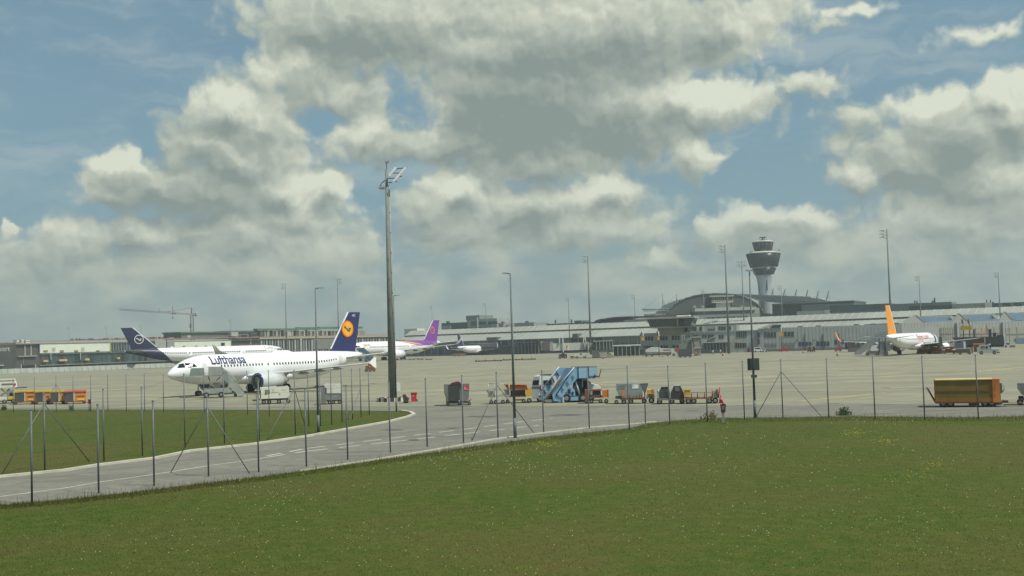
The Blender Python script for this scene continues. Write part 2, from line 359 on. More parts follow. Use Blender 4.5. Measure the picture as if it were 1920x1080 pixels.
# ------------------------------------------------------------------ setting
def sheet(name, pts, z, mat):
    b = bmesh.new(); f = b.faces.new([b.verts.new((p[0], p[1], z)) for p in pts]); f.normal_update()
    if f.normal.z < 0: bmesh.ops.reverse_faces(b, faces=b.faces)
    bmesh.ops.triangulate(b, faces=b.faces)
    me = bpy.data.meshes.new(name); b.to_mesh(me); b.free(); me.materials.append(mat)
    o = bpy.data.objects.new(name, me); COL.objects.link(o); o['kind'] = 'structure'; return o
def gmat(name, cols, scales, rough=.9, bump=0.0, slabs=None, streak=None):
    m = bpy.data.materials.new(name); m.use_nodes = True; nt = m.node_tree; nt.nodes.clear(); L = nt.links.new
    o = nt.nodes.new('ShaderNodeOutputMaterial'); p = nt.nodes.new('ShaderNodeBsdfPrincipled'); L(p.outputs[0], o.inputs[0])
    p.inputs['Roughness'].default_value = rough; p.inputs['Specular IOR Level'].default_value = .15
    g = nt.nodes.new('ShaderNodeNewGeometry'); cur = None
    for i, (c, sc_) in enumerate(zip(cols[1:], scales)):
        mp_ = nt.nodes.new('ShaderNodeMapping'); L(g.outputs['Position'], mp_.inputs[0]); mp_.inputs['Scale'].default_value = sc_ if isinstance(sc_, tuple) else (sc_,) * 3
        mp_.inputs['Location'].default_value = (i * 13.7, i * 5.1, 0)
        n = nt.nodes.new('ShaderNodeTexNoise'); n.inputs['Scale'].default_value = 1; n.inputs['Detail'].default_value = 6; n.inputs['Roughness'].default_value = .62; L(mp_.outputs[0], n.inputs['Vector'])
        r = nt.nodes.new('ShaderNodeMapRange'); r.interpolation_type = 'SMOOTHSTEP'; L(n.outputs['Fac'], r.inputs[0]); r.inputs[1].default_value = .40; r.inputs[2].default_value = .66
        mx = nt.nodes.new('ShaderNodeMixRGB'); L(r.outputs[0], mx.inputs[0])
        if cur is None: mx.inputs[1].default_value = (*cols[0], 1)
        else: L(cur, mx.inputs[1])
        mx.inputs[2].default_value = (*c, 1); cur = mx.outputs[0]
    if slabs:
        mp_ = nt.nodes.new('ShaderNodeMapping'); L(g.outputs['Position'], mp_.inputs[0]); mp_.inputs['Rotation'].default_value = (0, 0, slabs[3])
        br = nt.nodes.new('ShaderNodeTexBrick'); L(mp_.outputs[0], br.inputs['Vector']); br.offset = 0; br.inputs['Scale'].default_value = 1
        br.inputs['Brick Width'].default_value = slabs[0]; br.inputs['Row Height'].default_value = slabs[0]; br.inputs['Mortar Size'].default_value = slabs[1]
        br.inputs['Color1'].default_value = (1, 1, 1, 1); br.inputs['Color2'].default_value = (.84, .85, .87, 1); br.inputs['Mortar'].default_value = (slabs[2],) * 3 + (1,)
        mx = nt.nodes.new('ShaderNodeMixRGB'); mx.blend_type = 'MULTIPLY'; mx.inputs[0].default_value = 1; L(cur, mx.inputs[1]); L(br.outputs['Color'], mx.inputs[2]); cur = mx.outputs[0]
    L(cur, p.inputs['Base Color'])
    if bump:
        b = nt.nodes.new('ShaderNodeBump'); b.inputs['Strength'].default_value = bump; b.inputs['Distance'].default_value = .3; L(n.outputs['Fac'], b.inputs['Height']); L(b.outputs[0], p.inputs['Normal'])
    return m
g_grass = gmat("meadow_soil", [(.062, .076, .012), (.094, .079, .022), (.047, .082, .007), (.078, .091, .016)], [.05, .12, 1.3], bump=.6)
g_far = gmat('far_field', [(.10, .12, .04), (.13, .14, .05)], [.01])
g_conc = gmat('apron_concrete', [(.275, .262, .182), (.220, .212, .158), (.325, .305, .205), (.235, .225, .168)], [(.010, .05, .05), (.005, .12, .1), (.4, .4, .4)], slabs=(7.5, .05, .72, .62))
g_asph = gmat('asphalt', [(.185, .18, .145), (.135, .13, .113), (.225, .215, .175), (.16, .155, .13)], [(.02, .16, .1), (.25, .9, .8), (1.6, 1.6, 1)])
g_kerb = M('kerb_concrete', (.50, .48, .38), .8, var=.12, scale=1.2)
g_paint = M('road_marking', (.52, .51, .43), .7, var=.22, scale=2.0)
g_ypaint = M('yellow_marking', (.52, .40, .12), .7, var=.22, scale=.6)
sheet('ground', [(-7000, -200), (7000, -200), (7000, 9000), (-7000, 9000)], -.012, g_far)
pA = G(-60, 765); pB = G(2000, 757)
def ext(a, b, t): return a + (b - a) * t
sheet('apron', [ext(pA, pB, -.6), ext(pA, pB, 1.8), (900, 500), (900, 1150), (-900, 1150), (-700, 300)], 0.0, g_conc)
near = [(-400, -60), (400, -60), ext(pA, pB, 1.8), ext(pA, pB, -.6)]
sheet('service_road', near, -.004, g_asph)
# foreground meadow: boundary in picture points along the fence
MEAD = [(-80, 958), (0, 948), (120, 938), (240, 925), (360, 910), (480, 896), (600, 880), (720, 862), (830, 846), (930, 832), (1020, 820), (1105, 811), (1180, 804), (1215, 795), (1270, 789), (1340, 785), (1420, 784), (1500, 783), (1600, 781), (1700, 782), (1800, 783), (1920, 781), (2050, 781)]
mp = [G(x, y) for x, y in MEAD]
sheet('meadow', [(-120, 5), *[(p.x, p.y) for p in mp], (120, 5)], .016, g_grass)
INF = [(-80, 905), (0, 895), (122, 883), (185, 873), (292, 860), (360, 846), (480, 833), (575, 819), (652, 805), (730, 791), (765, 782), (776, 777.5), (770, 773.5), (752, 771), (600, 769), (300, 768), (-80, 768)]
ip = [G(x, y) for x, y in INF]
sheet('verge', [(p.x, p.y) for p in ip], .014, g_grass)
def ribbon(name, pts, w, z0, z1, mat, kind='structure', dash=None):
    b = MB(); P = [Vector((p.x, p.y, 0)) for p in pts]
    if dash is None:
        L_ = []; R_ = []
        for i, p in enumerate(P):
            d = (P[min(i + 1, len(P) - 1)] - P[max(i - 1, 0)]).normalized(); n = Vector((-d.y, d.x, 0)) * w / 2
            L_.append((p + n, p - n))
        for (a, c), (e_, f_) in zip(L_, L_[1:]):
            v = [b.b.verts.new((q.x, q.y, z)) for z in (z0, z1) for q in (a, c, f_, e_)]
            for f in ((0, 1, 2, 3), (7, 6, 5, 4), (0, 4, 5, 1), (1, 5, 6, 2), (2, 6, 7, 3), (3, 7, 4, 0)): b.b.faces.new([v[i] for i in f])
    else:
        on, offl = dash
        for p, q in zip(P, P[1:]):
            L_ = (q - p).length; d = (q - p) / L_; n = Vector((-d.y, d.x, 0)) * w / 2; t = 0
            while t < L_:
                a = p + d * t; c = p + d * min(t + on, L_)
                b.b.faces.new([b.b.verts.new((r.x, r.y, z1)) for r in (a + n, a - n, c - n, c + n)]); t += on + offl
    return b.build(name, mat, None, kind)
ribbon('kerb', [G(x, y) for x, y in INF[:14]], .35, -.01, .11, g_kerb)
ribbon('road_marking', [G(x, y) for x, y in [(-60, 940), (0, 931), (122, 915), (185, 904), (292, 889), (392, 873), (480, 861), (500, 857.5)]], .16, 0, .004, g_paint)
ribbon('road_marking', [G(x, y) for x, y in [(500, 857.5), (574, 846), (730, 829), (870, 813), (960, 803), (1010, 797)]], .30, 0, .004, g_paint, dash=(1.6, .9))
ribbon('road_marking', [G(x, y) for x, y in [(500, 855), (574, 841), (730, 822), (870, 805), (960, 793), (1037, 784)]], .30, 0, .004, g_paint, dash=(1.6, .9))
ribbon('kerb', [G(x, y) for x, y in [(560, 884), (700, 863), (860, 836), (932, 823), (1020, 812), (1105, 802), (1180, 796), (1230, 791)]], .16, -.01, .06, g_kerb)
for ln in ([(640, 716), (760, 713.5), (870, 703), (960, 700.5), (1100, 698)], [(1240, 694), (1600, 691), (1760, 683)], [(1500, 752), (1600, 742), (1660, 736)], [(1640, 707), (1800, 700), (1870, 693), (1935, 686)], [(1860, 683), (1890, 682.5)], [(240, 713), (420, 709)]):
    ribbon('taxi_line', [G(x, y) for x, y in ln], .45, 0, .005, g_ypaint)
# apron stains and tyre marks
stain = M('oil_stain', (.12, .115, .10), .8, var=.3, scale=1.5)
rs = random.Random(17)
for (x, y, w_, h_) in ((850, 803, 26, 2.2), (775, 825, 30, 2.6), (735, 806, 44, 3.2), (1215, 776, 12, 1), (905, 781, 60, 3), (1060, 778, 70, 2.6), (640, 843, 26, 2), (1300, 770, 30, 1.2), (1560, 757, 44, 1), (1120, 727, 40, .9), (700, 719, 22, 1), (1090, 741, 50, 1), (860, 762, 60, 1.1), (520, 763, 60, 1), (1660, 727, 24, .9), (400, 752, 60, 1.2)):
    pts = [G(x + math.cos(a) * w_ / 2 * rs.uniform(.6, 1.1), y + math.sin(a) * h_ / 2 * rs.uniform(.6, 1.1)) for a in [i * math.pi / 8 for i in range(16)]]
    sheet('pavement_stain', pts, .0035 if y < 757 else .001, M('oil_stain2', (.105, .102, .085), .85, var=.25, scale=1.2))
# ------------------------------------------------------------------ fences
NEAR = [(60, 770, 945), (185, 760, 925), (289, 753, 911), (391, 745, 893), (485, 738, 885), (574.5, 730, 875), (652, 724, 862), (732, 716, 849), (801, 711, 838), (869, 705, 830), (934, 699, 822), (1019.5, 696, 812), (1105, 694, 803), (1180, 688, 806), (1256, 687, 796), (1326.5, 682, 792), (1396, 678, 787), (1468, 675, 783), (1554, 673, 783), (1641, 671, 788), (1734, 669, 788), (1834.5, 667, 787)]
MID = [(-20, 748, 897), (84, 740, 882), (195, 731, 865), (267, 727, 855), (347, 702, 840), (421, 700, 832), (486, 714, 826), (554, 695, 816), (579, 704, 799), (601, 701, 799), (622, 699, 797), (641.5, 691, 792), (661, 693, 787), (677, 692, 783), (692.5, 692, 778)]
FARF = [(-30, 712, 776), (25, 711, 774), (65, 709, 773), (105.5, 707, 772), (137.5, 707, 772), (170.5, 705, 771), (202.5, 704, 771), (237, 703, 772), (271.5, 703, 772), (307, 702, 773), (383, 699, 774), (464, 697, 778), (505, 695, 781)]
postm = M('post_galvanised', (.135, .155, .165), .6, .0, var=.15, scale=2)
def fence(label, rows, r, braces):
    f = T('mesh_fence', label, 'fence', rows[0][0], rows[0][2]); inv = Matrix.Rotation(-f.rz, 3, 'Z'); tops = []
    def loc(v): return inv @ (v - f.loc)
    for x, yt, yb in rows:
        g = G(x, yb); k = F / (g - CP).dot(_f); h = (yb - yt) / k
        p = loc(Vector((g.x, g.y, 0))); q = p + Vector((0, 0, h)); tops.append((p, q))
        o = MB().tube(p, q, r, r, 10).build('post', postm, f.o)
        MB().lathe([(r * 1.18, 0), (r * 1.18, .03), (r * .5, .06)], 10, 'z', q).build('post_cap', postm, o)
    for i, (a, b) in enumerate(zip(tops, tops[1:])):
        for t in (.98, .75, .5, .25):
            MB().tube(a[0].lerp(a[1], t), b[0].lerp(b[1], t), .0045, .0045, 4).build('wire', dkmetal, f.o)
    for i, side, (gx, gy), ft in braces:
        p, q = tops[i]; g = loc(G(gx, gy)); g.z = 0
        MB().tube(p.lerp(q, ft), g, r * .62, r * .62, 8).build('brace', postm, f.o)
    return f
fence('tall galvanised post fence along the foreground meadow, nearest of the three fence lines', NEAR, .042,
      [(3, 0, (320, 886), .88), (3, 1, (468, 888), .88), (10, 0, (885, 826), .80), (10, 1, (1003, 814), .82), (17, 0, (1417, 783), .80), (17, 1, (1542, 783), .80)])
fence('fence of galvanised posts on the far side of the curving road, behind its kerb', MID, .042,
      [(1, 0, (3, 890), .88), (1, 1, (168, 866), .88), (7, 0, (499, 826), .72), (7, 1, (574, 806), .72), (13, 0, (655, 790), .6)])
fence('thin distant post fence at the back edge of the left verge, before the orange dollies', FARF, .036,
      [(3, 0, (78, 772), .8), (3, 1, (135, 772), .8)])
# ------------------------------------------------------------------ left pier building
wall_d = M('pier_dark_wall', (.075, .08, .07), .5, var=.15, scale=.2); panel_d = M('pier_dark_panel', (.085, .082, .075), .6, var=.06, scale=.3); rail_r = M('railing_rust', (.42, .22, .15), .7, var=.2, scale=.6)
pierg = M('pier_glass', (.07, .11, .11), .15, var=.4, scale=.25, stretch=(1, 1, .15), spec=.6); palec = M('pale_column', (.36, .36, .32), .6, var=.1)
def P1(a, b): return GK(*a), GK(*b)
FS = Fr(*P1((-60, 3.62), (748, 2.36)))
o = FS.new('pier_building', 'long left pier building with dark glass, cream wall panels and a rust-coloured roof railing', 'building')
FS.box('dark_block', wall_d, -60, 30, 644, 693, -2, 22, z0=0); FS.box('panel_block', panel_d, 30, 74.5, 645, 692, -1, 20, z0=0)
for x in (46, 57.5): FS.box('mullion', palec, x, x + 2, 645, 667, -1.4, -1.0)
FS.box('ledge', palec, 34, 69, 667, 668.6, -2.2, -1.0); FS.box('mullion', M('mullion_dull', (.18, .18, .16), .6), 43, 44.5, 669, 684, -1.3, -1.0)
FS.box('opening', glass, 41, 64, 685, 692, -1.2, -1.01, z0=.05)
for x in (39, 66): FS.box('column', palec, x, x + 1.8, 683, 691.5, -1.6, -1.21, z0=0)
FS.box('ledge', M('ledge_pale', (.5, .5, .4), .6), -20, 7.5, 684.5, 686, -3, -2)
FS.box('edge_strip', lip_blue, 72.5, 74, 645, 660, -1.5, -1.01)
_q = FS.L(18.3, 658.2, -2); _sz = 3.9
_w = max(v.co.x for v in text_mesh('Airport', _sz).vertices)
put_text('sign_lettering', 'Airport', _sz, lambda x, y: Vector((_q[0] - _w + x, -2.08 if True else 0, _q[1] + y)), M('sign_letters', (.42, .45, .42), .5), o, bold=.04)
FS.box('upper_core', M('pier_core', (.11, .11, .10), .7), 74.5, 735, 642, 662, 2, 24, z0=8)
FS.box('wall_panel', cream, 75, 208, 644, 660.5, -2, 2, z0=None); FS.box('panel_edge', M('edge_yellowgreen', (.34, .36, .10), .6), 206.5, 208.5, 642.5, 660, -2.3, -2.02)
for x, w_ in ((82, 8), (113, 7), (140, 7), (181, 6)): FS.box('notch', M('notch_ochre', (.26, .22, .08), .6), x, x + w_, 656.6, 659, -2.4, -2.01)
for x in (98, 152.5): FS.box('vent', M('vent_pale', (.45, .47, .38), .6), x, x + 6, 651.5, 658, -2.2, -2.01)
FS.box('dark_gap', M('gap_dark', (.05, .05, .04), .8), 75, 330, 660.8, 662.4, -1.5, 2); FS.box('glass_front', pierg, 75, 330, 662.4, 680, -1, 3); FS.box('sill', M('sill_grey', (.20, .21, .19), .6), 75, 340, 679.5, 681.2, -2.4, -1)  # dark-coloured strip between the cream panel and the glass front
for i in range(30): FS.box('mullion', M('mullion_teal', (.10, .13, .12), .5), 78 + i * 8.2, 78.5 + i * 8.2, 662.6, 679.4, -1.25, -1.01)
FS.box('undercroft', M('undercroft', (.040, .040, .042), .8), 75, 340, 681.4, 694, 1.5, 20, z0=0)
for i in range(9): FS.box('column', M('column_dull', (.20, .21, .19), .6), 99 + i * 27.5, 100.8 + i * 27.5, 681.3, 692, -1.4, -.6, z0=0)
for x in (94.5, 150): FS.prism('fin', palec, [(x, 661.5), (x + 1.6, 661.5), (x + 2.2, 674.5), (x + .8, 674.5)], -2.0, -1.27)
for x, w_, y in ((82, 8.5, 675), (111.5, 15, 673.5), (160, 8, 672), (220.5, 4.5, 669.5)): FS.box('awning', M('awning_tan', (.60, .42, .20), .6), x, x + w_, y, y + 3.6, -3.2, -1.3)
FS.box('upper_glass', pierg, 208.5, 290, 643, 659, -1.5, 2)
for i in range(9): FS.box('mullion', M('mullion_grey', (.24, .25, .23), .6), 212 + i * 5, 213.2 + i * 5, 644, 658, -1.9, -1.51)
FS.box('wall_block', palec, 291, 311.5, 638, 656, -3, 2); FS.box('wall_block', M('pale_block', (.30, .30, .27), .6), 313.5, 326.5, 637.5, 656, -3, 2); FS.box('edge_strip', lip_blue, 289, 290.8, 640, 656, -2, -1.52)
FS.box('wall_panel', cream, 327, 434, 638, 650, -2, 2)
for x in (343, 366, 384, 409): FS.box('notch', M('notch_ochre'), x, x + 4.5, 648.2, 650, -2.3, -2.01)
FS.box('window', glass, 414.8, 421.5, 642.5, 648, -2.2, -2.01)
FS.box('balcony_rail', M('rail_tan', (.50, .38, .22), .6), 327, 470, 650.4, 652.0, -3.4, -2); FS.box('balcony_gap', black, 327, 480, 652.2, 654.5, -1.4, 2)
FS.box('dark_bay', M('bay_dark', (.07, .075, .075), .7), 434.5, 487, 634.6, 650, -1, 2); FS.box('red_rail', M('rail_red', (.30, .09, .06), .7), 447, 486, 646, 648.6, -1.8, -1.02); FS.box('mullion', palec, 469.5, 471, 635, 648, -1.4, -1.02)
for i in range(47):
    x = 489 + i * 5.27; FS.box('column', palec if i % 2 == 0 else M('column_dull'), x, x + (2.4 if i % 3 else 3.2), 634, 662, -1.2, -.2, z0=4)
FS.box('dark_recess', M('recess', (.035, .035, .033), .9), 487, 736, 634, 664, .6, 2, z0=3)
FS.box('roof_slab', M('slab_tan', (.40, .36, .28), .7), 487, 736, 630.5, 633.6, -2, 10); FS.box('pale_beam', palec, 563, 566.5, 629, 663, -2.2, -1.3)
FS.box('lower_wall', M('lower_wall', (.15, .15, .13), .7), 480, 736, 660, 676, -.8, 6, z0=0)
FS.box('mesh_panel', M('mesh_panel', (.20, .20, .17), .7), 588, 640, 634, 654, -1.6, -1.25)
for seg in range(20):
    x0 = -40 + seg * 39; x1 = x0 + 39; xm = (x0 + x1) / 2; y = 642.0 - .0185 * xm + (0 if xm > 28 else 1.5)
    FS.box('roof_rail', rail_r, x0, x1 - .4, y - 1.6, y - .2, -2.0, -1.4)
FS.box('roof_edge', M('roof_edge', (.20, .17, .13), .7), -60, 487, 641.4, 642.6, -2.2, 18, z0=None)
rb = random.Random(5)
for i in range(34):
    x = 138 + i * 5.6 + rb.uniform(-1, 1); y = 641.3 - .0185 * x
    FS.box('roof_unit', [palec, rail_r, dgrey, M('unit_red', (.30, .12, .09), .7)][i % 4], x, x + rb.uniform(1.6, 3.8), y - rb.uniform(2.0, 4.2), y - .5, 2, 5)
for x0, x1, y0 in ((31.5, 36, 637.5), (40, 45, 636.5), (48, 56, 637.5)): FS.box('roof_unit', offwhite, x0, x1, y0, 643, 3, 6)
# building site on its roof
o2 = FS.new('site_structure', 'unfinished rooftop storey with green netting and pale props, right of the crane', 'building'); net = M('green_net', (.10, .19, .12), .9, var=.2, scale=.3); prop = M('prop_pale', (.40, .38, .33), .7)
FS.box('grey_wall', M('site_grey', (.15, .16, .16), .8), 340, 433, 624, 635, 6, 22); FS.box('net', net, 339, 434, 621.8, 624.2, 5, 22)
FS.box('net', net, 434, 487, 619.8, 622.6, 5, 20); FS.box('wall', M('site_tan', (.24, .22, .19), .8), 434, 487, 628, 634.5, 5, 20)
FS.box('silo', M('silo_pale', (.42, .42, .37), .7), 434, 447, 623, 630.5, 3, 8)
for x0, x1 in ((450, 452.5), (454, 466.5), (469, 481)): FS.box('site_cabin', M('cabin_dark', (.05, .08, .09), .5), x0, x1, 623.4, 627.2, 3.5, 4.9)
FS.box('opening', prop, 351, 357.5, 628.5, 633.5, 5.6, 5.98); FS.box('back_wall', M('site_tan'), 487, 684, 620.5, 631, 10, 20)
for i in range(26):
    x = 488 + i * 7.3 + rb.uniform(-1.5, 1.5); FS.box('prop', prop if i % 3 else dgrey, x, x + rb.uniform(1, 2.6) + (5 if i % 7 == 0 else 0), 620.0 + rb.uniform(-1.2, 1.5), 631, 3, 5)
for x0, x1, y0, y1 in ((482, 560, 615.8, 619.6), (560, 600, 613.6, 618.4), (600, 680, 612.5, 616.4)): FS.box('net', net, x0, x1, y0, y1, 2.5, 6)
FS.box('frame_beam', prop, 595, 640, 616.5, 618, 2.6, 3.4); FS.box('frame_beam', prop, 655, 672, 616.5, 618, 2.6, 3.4)
# blast fence
FB = Fr(G(-60, 704.5), G(380, 687)); o = FB.new('blast_fence', 'long pale grey-green blast fence standing on the apron in front of the left pier', 'fence')
bf = M('blast_panel', (.33, .36, .31), .6, var=.10, scale=.5); L_ = FB.len; n = 40
for i in range(n):
    x = L_ * i / n; MB().poly3([(x + .08, 0, .15), (x + L_ / n - .08, 0, .15), (x + L_ / n - .08, .5, 2.0), (x + .08, .5, 2.0)], (0, .06, 0)).build('panel', bf, o)
    MB().tube((x, -.02, 0), (x, .48, 2.1), .06, n=5).build('post', M('bf_post', (.16, .18, .16), .6), o)
# ------------------------------------------------------------------ main terminal with two long sloping roofs
FT = Fr(*P1((742, 3.2), (1960, 4.66))); o = FT.new('terminal_building', 'long low terminal with two stepped sloping metal roofs divided by pale ribs', 'terminal')
roofm = M('terminal_roof', (.33, .345, .305), .7, .0, var=.10, scale=.08, stretch=(1, .3, .3)); ribm = M('roof_rib', (.46, .46, .39), .7); twall = M('terminal_wall', (.15, .165, .155), .6, var=.12, scale=.15); LT = FT.len
MB().box(0, LT, 0, 30, 0, 7.9).build('wall', twall, o)
def slope(part, mat, x0, x1, y0, z0, y1, z1, th=.3, par=None): return MB().poly3([(x0, y0, z0), (x1, y0, z0), (x1, y1, z1), (x0, y1, z1)], (0, .05, -th)).build(part, mat, par or o)
lower = slope('lower_roof', roofm, 0, LT, -.5, 8.0, 8, 11.6); MB().box(0, LT, 7.9, 9.5, 10.9, 12.3).build('clerestory', M('clerestory_dark', (.13, .12, .10), .7), o); upper = slope('upper_roof', roofm, 0, LT, 8.3, 12.4, 14, 15.1); MB().box(0, LT, 14.05, 40, 8, 14.9).build('roof_deck', M('deck_pale', (.30, .31, .28), .7), o)
nr = 98
def ribs(part, y0, z0, y1, z1, par, w, step=1):
    for i in range(0, nr, step):
        x = LT * i / (nr - 1); MB().poly3([(x, y0, z0 + .02), (x + w, y0, z0 + .02), (x + w, y1, z1 + .02), (x, y1, z1 + .02)], (0, 0, .16)).build(part, ribm, par)
ribs('rib', 8.3, 12.4, 14, 15.1, upper, .24); ribs('rib', -.5, 8.0, 8, 11.6, lower, .11)
FT.box('eave_bay', M('eave_bay_dark', (.045, .055, .055), .5), 930, 1010, 637.5, 650, -.25, -.02, z0=5.2, z1=7.4); FT.box('eave_bay', M('eave_bay_dark'), 1072, 1130, 632, 640, -.25, -.02, z0=5.0, z1=7.4)  # dark-coloured wall bays below the lower roof's eave
for i in range(70):
    x = LT * (i + .5) / 70; MB().box(x - .3, x + .3, -.3, -.02, .2, 7.8).build('wall_rib', M('wall_rib', (.23, .25, .24), .6), o)
MB().box(0, LT * .5, -.2, -.02, 1.0, 4.2).build('ground_glazing', tglass, o)
for i in range(26): FT.box('roof_vent', dgrey, 1325 + i * 9.6, 1331.5 + i * 9.6, 590, 592, 14.3, 16, z0=14.95, z1=15.6) if i < 8 else None
for i, x in enumerate((1495, 1529, 1600, 1631, 1442)): FT.box('roof_window', grey, x, x + 9, 600, 603, 1.0, 2.5, z0=8.6, z1=9.9)
FT.box('roof_dormer', M('dormer_dark', (.12, .14, .14), .5), 912, 932, 631, 636, -1.2, 3, z0=8.2, z1=9.6); FT.box('roof_dormer', M('dormer_dark'), 1073, 1083, 625, 631, -1.2, 3, z0=8.2, z1=10)
FT.box('roof_dormer', M('dormer_dark'), 742, 750, 636, 641, -1, 3, z0=8.2, z1=9.8)
FT.box('canopy_roof', lgrey, 880, 930, 645, 647, -2, -.5, z0=6.2, z1=6.6); FT.box('canopy_block', M('canopy_block', (.20, .22, .21), .6), 889, 933, 640, 660, -1.2, -.3, z0=0, z1=6.1)
FT.box('canopy_roof', M('dull_roof', (.16, .17, .16), .6), 955, 1012, 643, 646, -8, -.5, z0=6.0, z1=6.5)
for i in range(9): FT.box('canopy_post', grey, 958 + i * 6.4, 958.9 + i * 6.4, 646, 662, -7, -6.6, z0=0, z1=6)
FT.box('dark_hall', M('hall_dark', (.07, .08, .08), .7), 840, 1012, 650, 662, -1.6, -1.3, z0=0, z1=4.2)
FT.box('white_roof_box', offwhite, 758, 782, 616.5, 628, 15, 22)
# office block behind
FO = FT; o = FO.new('office_block', 'pale stepped office block with dark window bands rising behind the terminal roof', 'building'); pl = M('office_pale', (.33, .36, .33), .6, var=.06, scale=.2)
def ob(part, m, x0, x1, y0, y1, d0=45, d1=60): return FT.box(part, m, x0, x1, y0, y1, d0, d1)
ob('dark_wing', M('office_dark', (.11, .13, .13), .6), 828, 875, 605, 622, 44.5, 60); ob('wing_patch', pl, 829, 845, 611, 617, 44, 44.4); m_ = ob('main_body', pl, 875, 914, 598.5, 622); ob('top_storey', M('office_top', (.22, .24, .22), .6), 873.5, 899, 591.5, 599, 44.6, 58); ob('right_body', pl, 914, 932, 597, 620, 45.2, 60); ob('stepped_roof', M('office_tan', (.27, .26, .23), .6), 932, 944, 606, 618, 45.4, 58)
ob('stepped_roof', pl, 921, 932, 607.5, 620, 43.5, 45); ob('low_wing', pl, 929, 952, 612.5, 620, 43.6, 50); ob('stair_shaft', offwhite, 894, 896, 595, 620, 44.2, 44.9)
for x0, x1, y0, y1 in ((882.5, 893.5, 603, 610), (896.5, 911, 603, 608.5), (914.5, 931.5, 603, 608), (882.5, 893.5, 615, 618), (898, 910, 613.5, 617), (911.5, 920, 614, 617)): ob('window_band', M('office_glass', (.09, .12, .12), .2), x0, x1, y0, y1, 44.3 if x0 > 913 else 44.6, 44.98)
for x, y in ((837, 602), (940, 603), (945, 606), (949, 610), (985, 602)): ob('roof_unit', dgrey, x, x + 2.5, y, y + 4, 48, 50)
o = FT.new('office_block', 'plain grey rooftop box right of the stepped office block', 'building'); ob('body', M('box_grey', (.24, .27, .26), .6), 965, 1001, 605, 618, 40, 55); ob('low_body', pl, 1001, 1024, 611, 618, 40, 55); ob('flue', dgrey, 987, 989, 602, 605, 42, 43)
o = FT.new('roof_plant', 'dark rooftop plant strip with curved louvres, left of the arched hall', 'building'); pd = M('plant_dark', (.085, .10, .10), .6)
ob('strip', pd, 1024, 1170, 604.5, 612, 16, 30); ob('unit', M('plant_green', (.12, .15, .14), .6), 1077, 1089.5, 601, 607, 15.5, 24); ob('flue', dgrey, 1040, 1041.2, 600, 606, 17, 18); ob('flue', dgrey, 1070, 1071.2, 599, 606, 17, 18); ob('flue', dgrey, 1094, 1096, 603, 606, 17, 18)
for i in range(12):
    x = 1116 + i * 9.4; y = 601.5 - 6 * math.sin(min(1, i / 4) * math.pi / 2) - i * .22
    FT.prism('louvre', M('louvre', (.17, .18, .17), .5) if i % 2 else pd, [(x, y + 1.5), (x + 9, y + .6), (x + 10.5, y - 1.2), (x + 1.5, y - .4)], 16, 28)
FT.prism('vault', pd, [(1113, 604), (1118, 600), (1128, 597.5), (1168, 595.5), (1168, 604)], 18, 30)
ob('pale_deck', M('deck_pale'), 1169, 1250, 598, 606, 16, 30)
# ------------------------------------------------------------------ arched hall
FD = Fr(*P1((1190, 3.05), (1480, 3.05))); o = FD.new('arched_hall', 'large arched terminal hall with a dark curved roof behind the gate building', 'terminal')
arc = [(1250, 590), (1254, 582), (1262, 573), (1272, 566), (1284, 560), (1299, 555), (1316, 552), (1336, 550.4), (1358, 550.4), (1378, 552), (1394, 556), (1408, 562), (1420, 570), (1428, 578), (1432, 590)]
hl = M('hall_glass', (.085, .095, .09), .55, .0, var=.08, scale=.02); FD.prism('vault', hl, arc, 0, 70)
inner = [(x + (1341 - x) * .05, y + 2.4) for x, y in arc[:-1]]
for a, b in zip(arc, arc[1:]):
    p = FD.L(*a, -.3); q = FD.L(*b, -.3); MB().tube((p[0], -.3, p[1]), (q[0], -.3, q[1]), .35, n=6).build('arch_rib', M('arch_rib', (.13, .14, .135), .6), o)
def fb(part, m, x0, x1, y0, y1, d0, d1=8): return FD.box(part, m, x0, x1, y0, y1, d0, d1)
plt = M('hall_pale', (.34, .36, .32), .6)
fb('roof_slab', plt, 1331, 1376, 553.5, 556.5, -8); fb('viewing_glass', M('viewing_glass', (.045, .055, .055), .2), 1333, 1374, 556.8, 562.5, -7.4)
for i in range(11): fb('mullion', M('mullion_grey'), 1336 + i * 3.7, 1336.7 + i * 3.7, 557, 562.3, -7.7, -7.42)
fb('slab', plt, 1334, 1376, 562.8, 564, -7.8); fb('slab', M('slab_pale', (.44, .45, .40), .6), 1336, 1375, 565, 567.5, -9); fb('block', M('block_pale', (.42, .42, .35), .6), 1343, 1369, 567.5, 577, -8); fb('window', glass, 1339.5, 1342.8, 569, 574, -7, 0); fb('window', glass, 1369.3, 1372, 569, 574, -7, 0)
fb('terrace_slab', M('slab_pale'), 1303, 1418, 576.8, 582.5, -14); fb('terrace_glass', M('terrace_glass', (.10, .125, .12), .3), 1304, 1410, 583, 588.6, -13); fb('terrace_base', M('base_grey', (.24, .26, .25), .6), 1300, 1425, 589, 604, -15)
fb('windows', M('viewing_glass'), 1326, 1402, 593.8, 596, -15.4, -15.02); fb('side_block', plt, 1398, 1424, 577, 594, -12, 20); fb('side_window', glass, 1401, 1403.5, 585, 589, -12.4, -12.02)
for x in (1300, 1316, 1390): fb('roof_unit', plt, x, x + 5, 573, 577, -11, -6)
o = FD.new('roof_truss', 'thin horizontal roof truss with guyed masts, left of the arched hall', 'roof truss'); tr = M('truss_grey', (.22, .25, .24), .5, .3)
def ft(part, a, b, r, d=2, m=tr, fr=None):
    fr = fr or FD; p = fr.L(*a, d); q = fr.L(*b, d); return MB().tube((p[0], d, p[1]), (q[0], d, q[1]), r, n=5).build(part, m, fr.o)
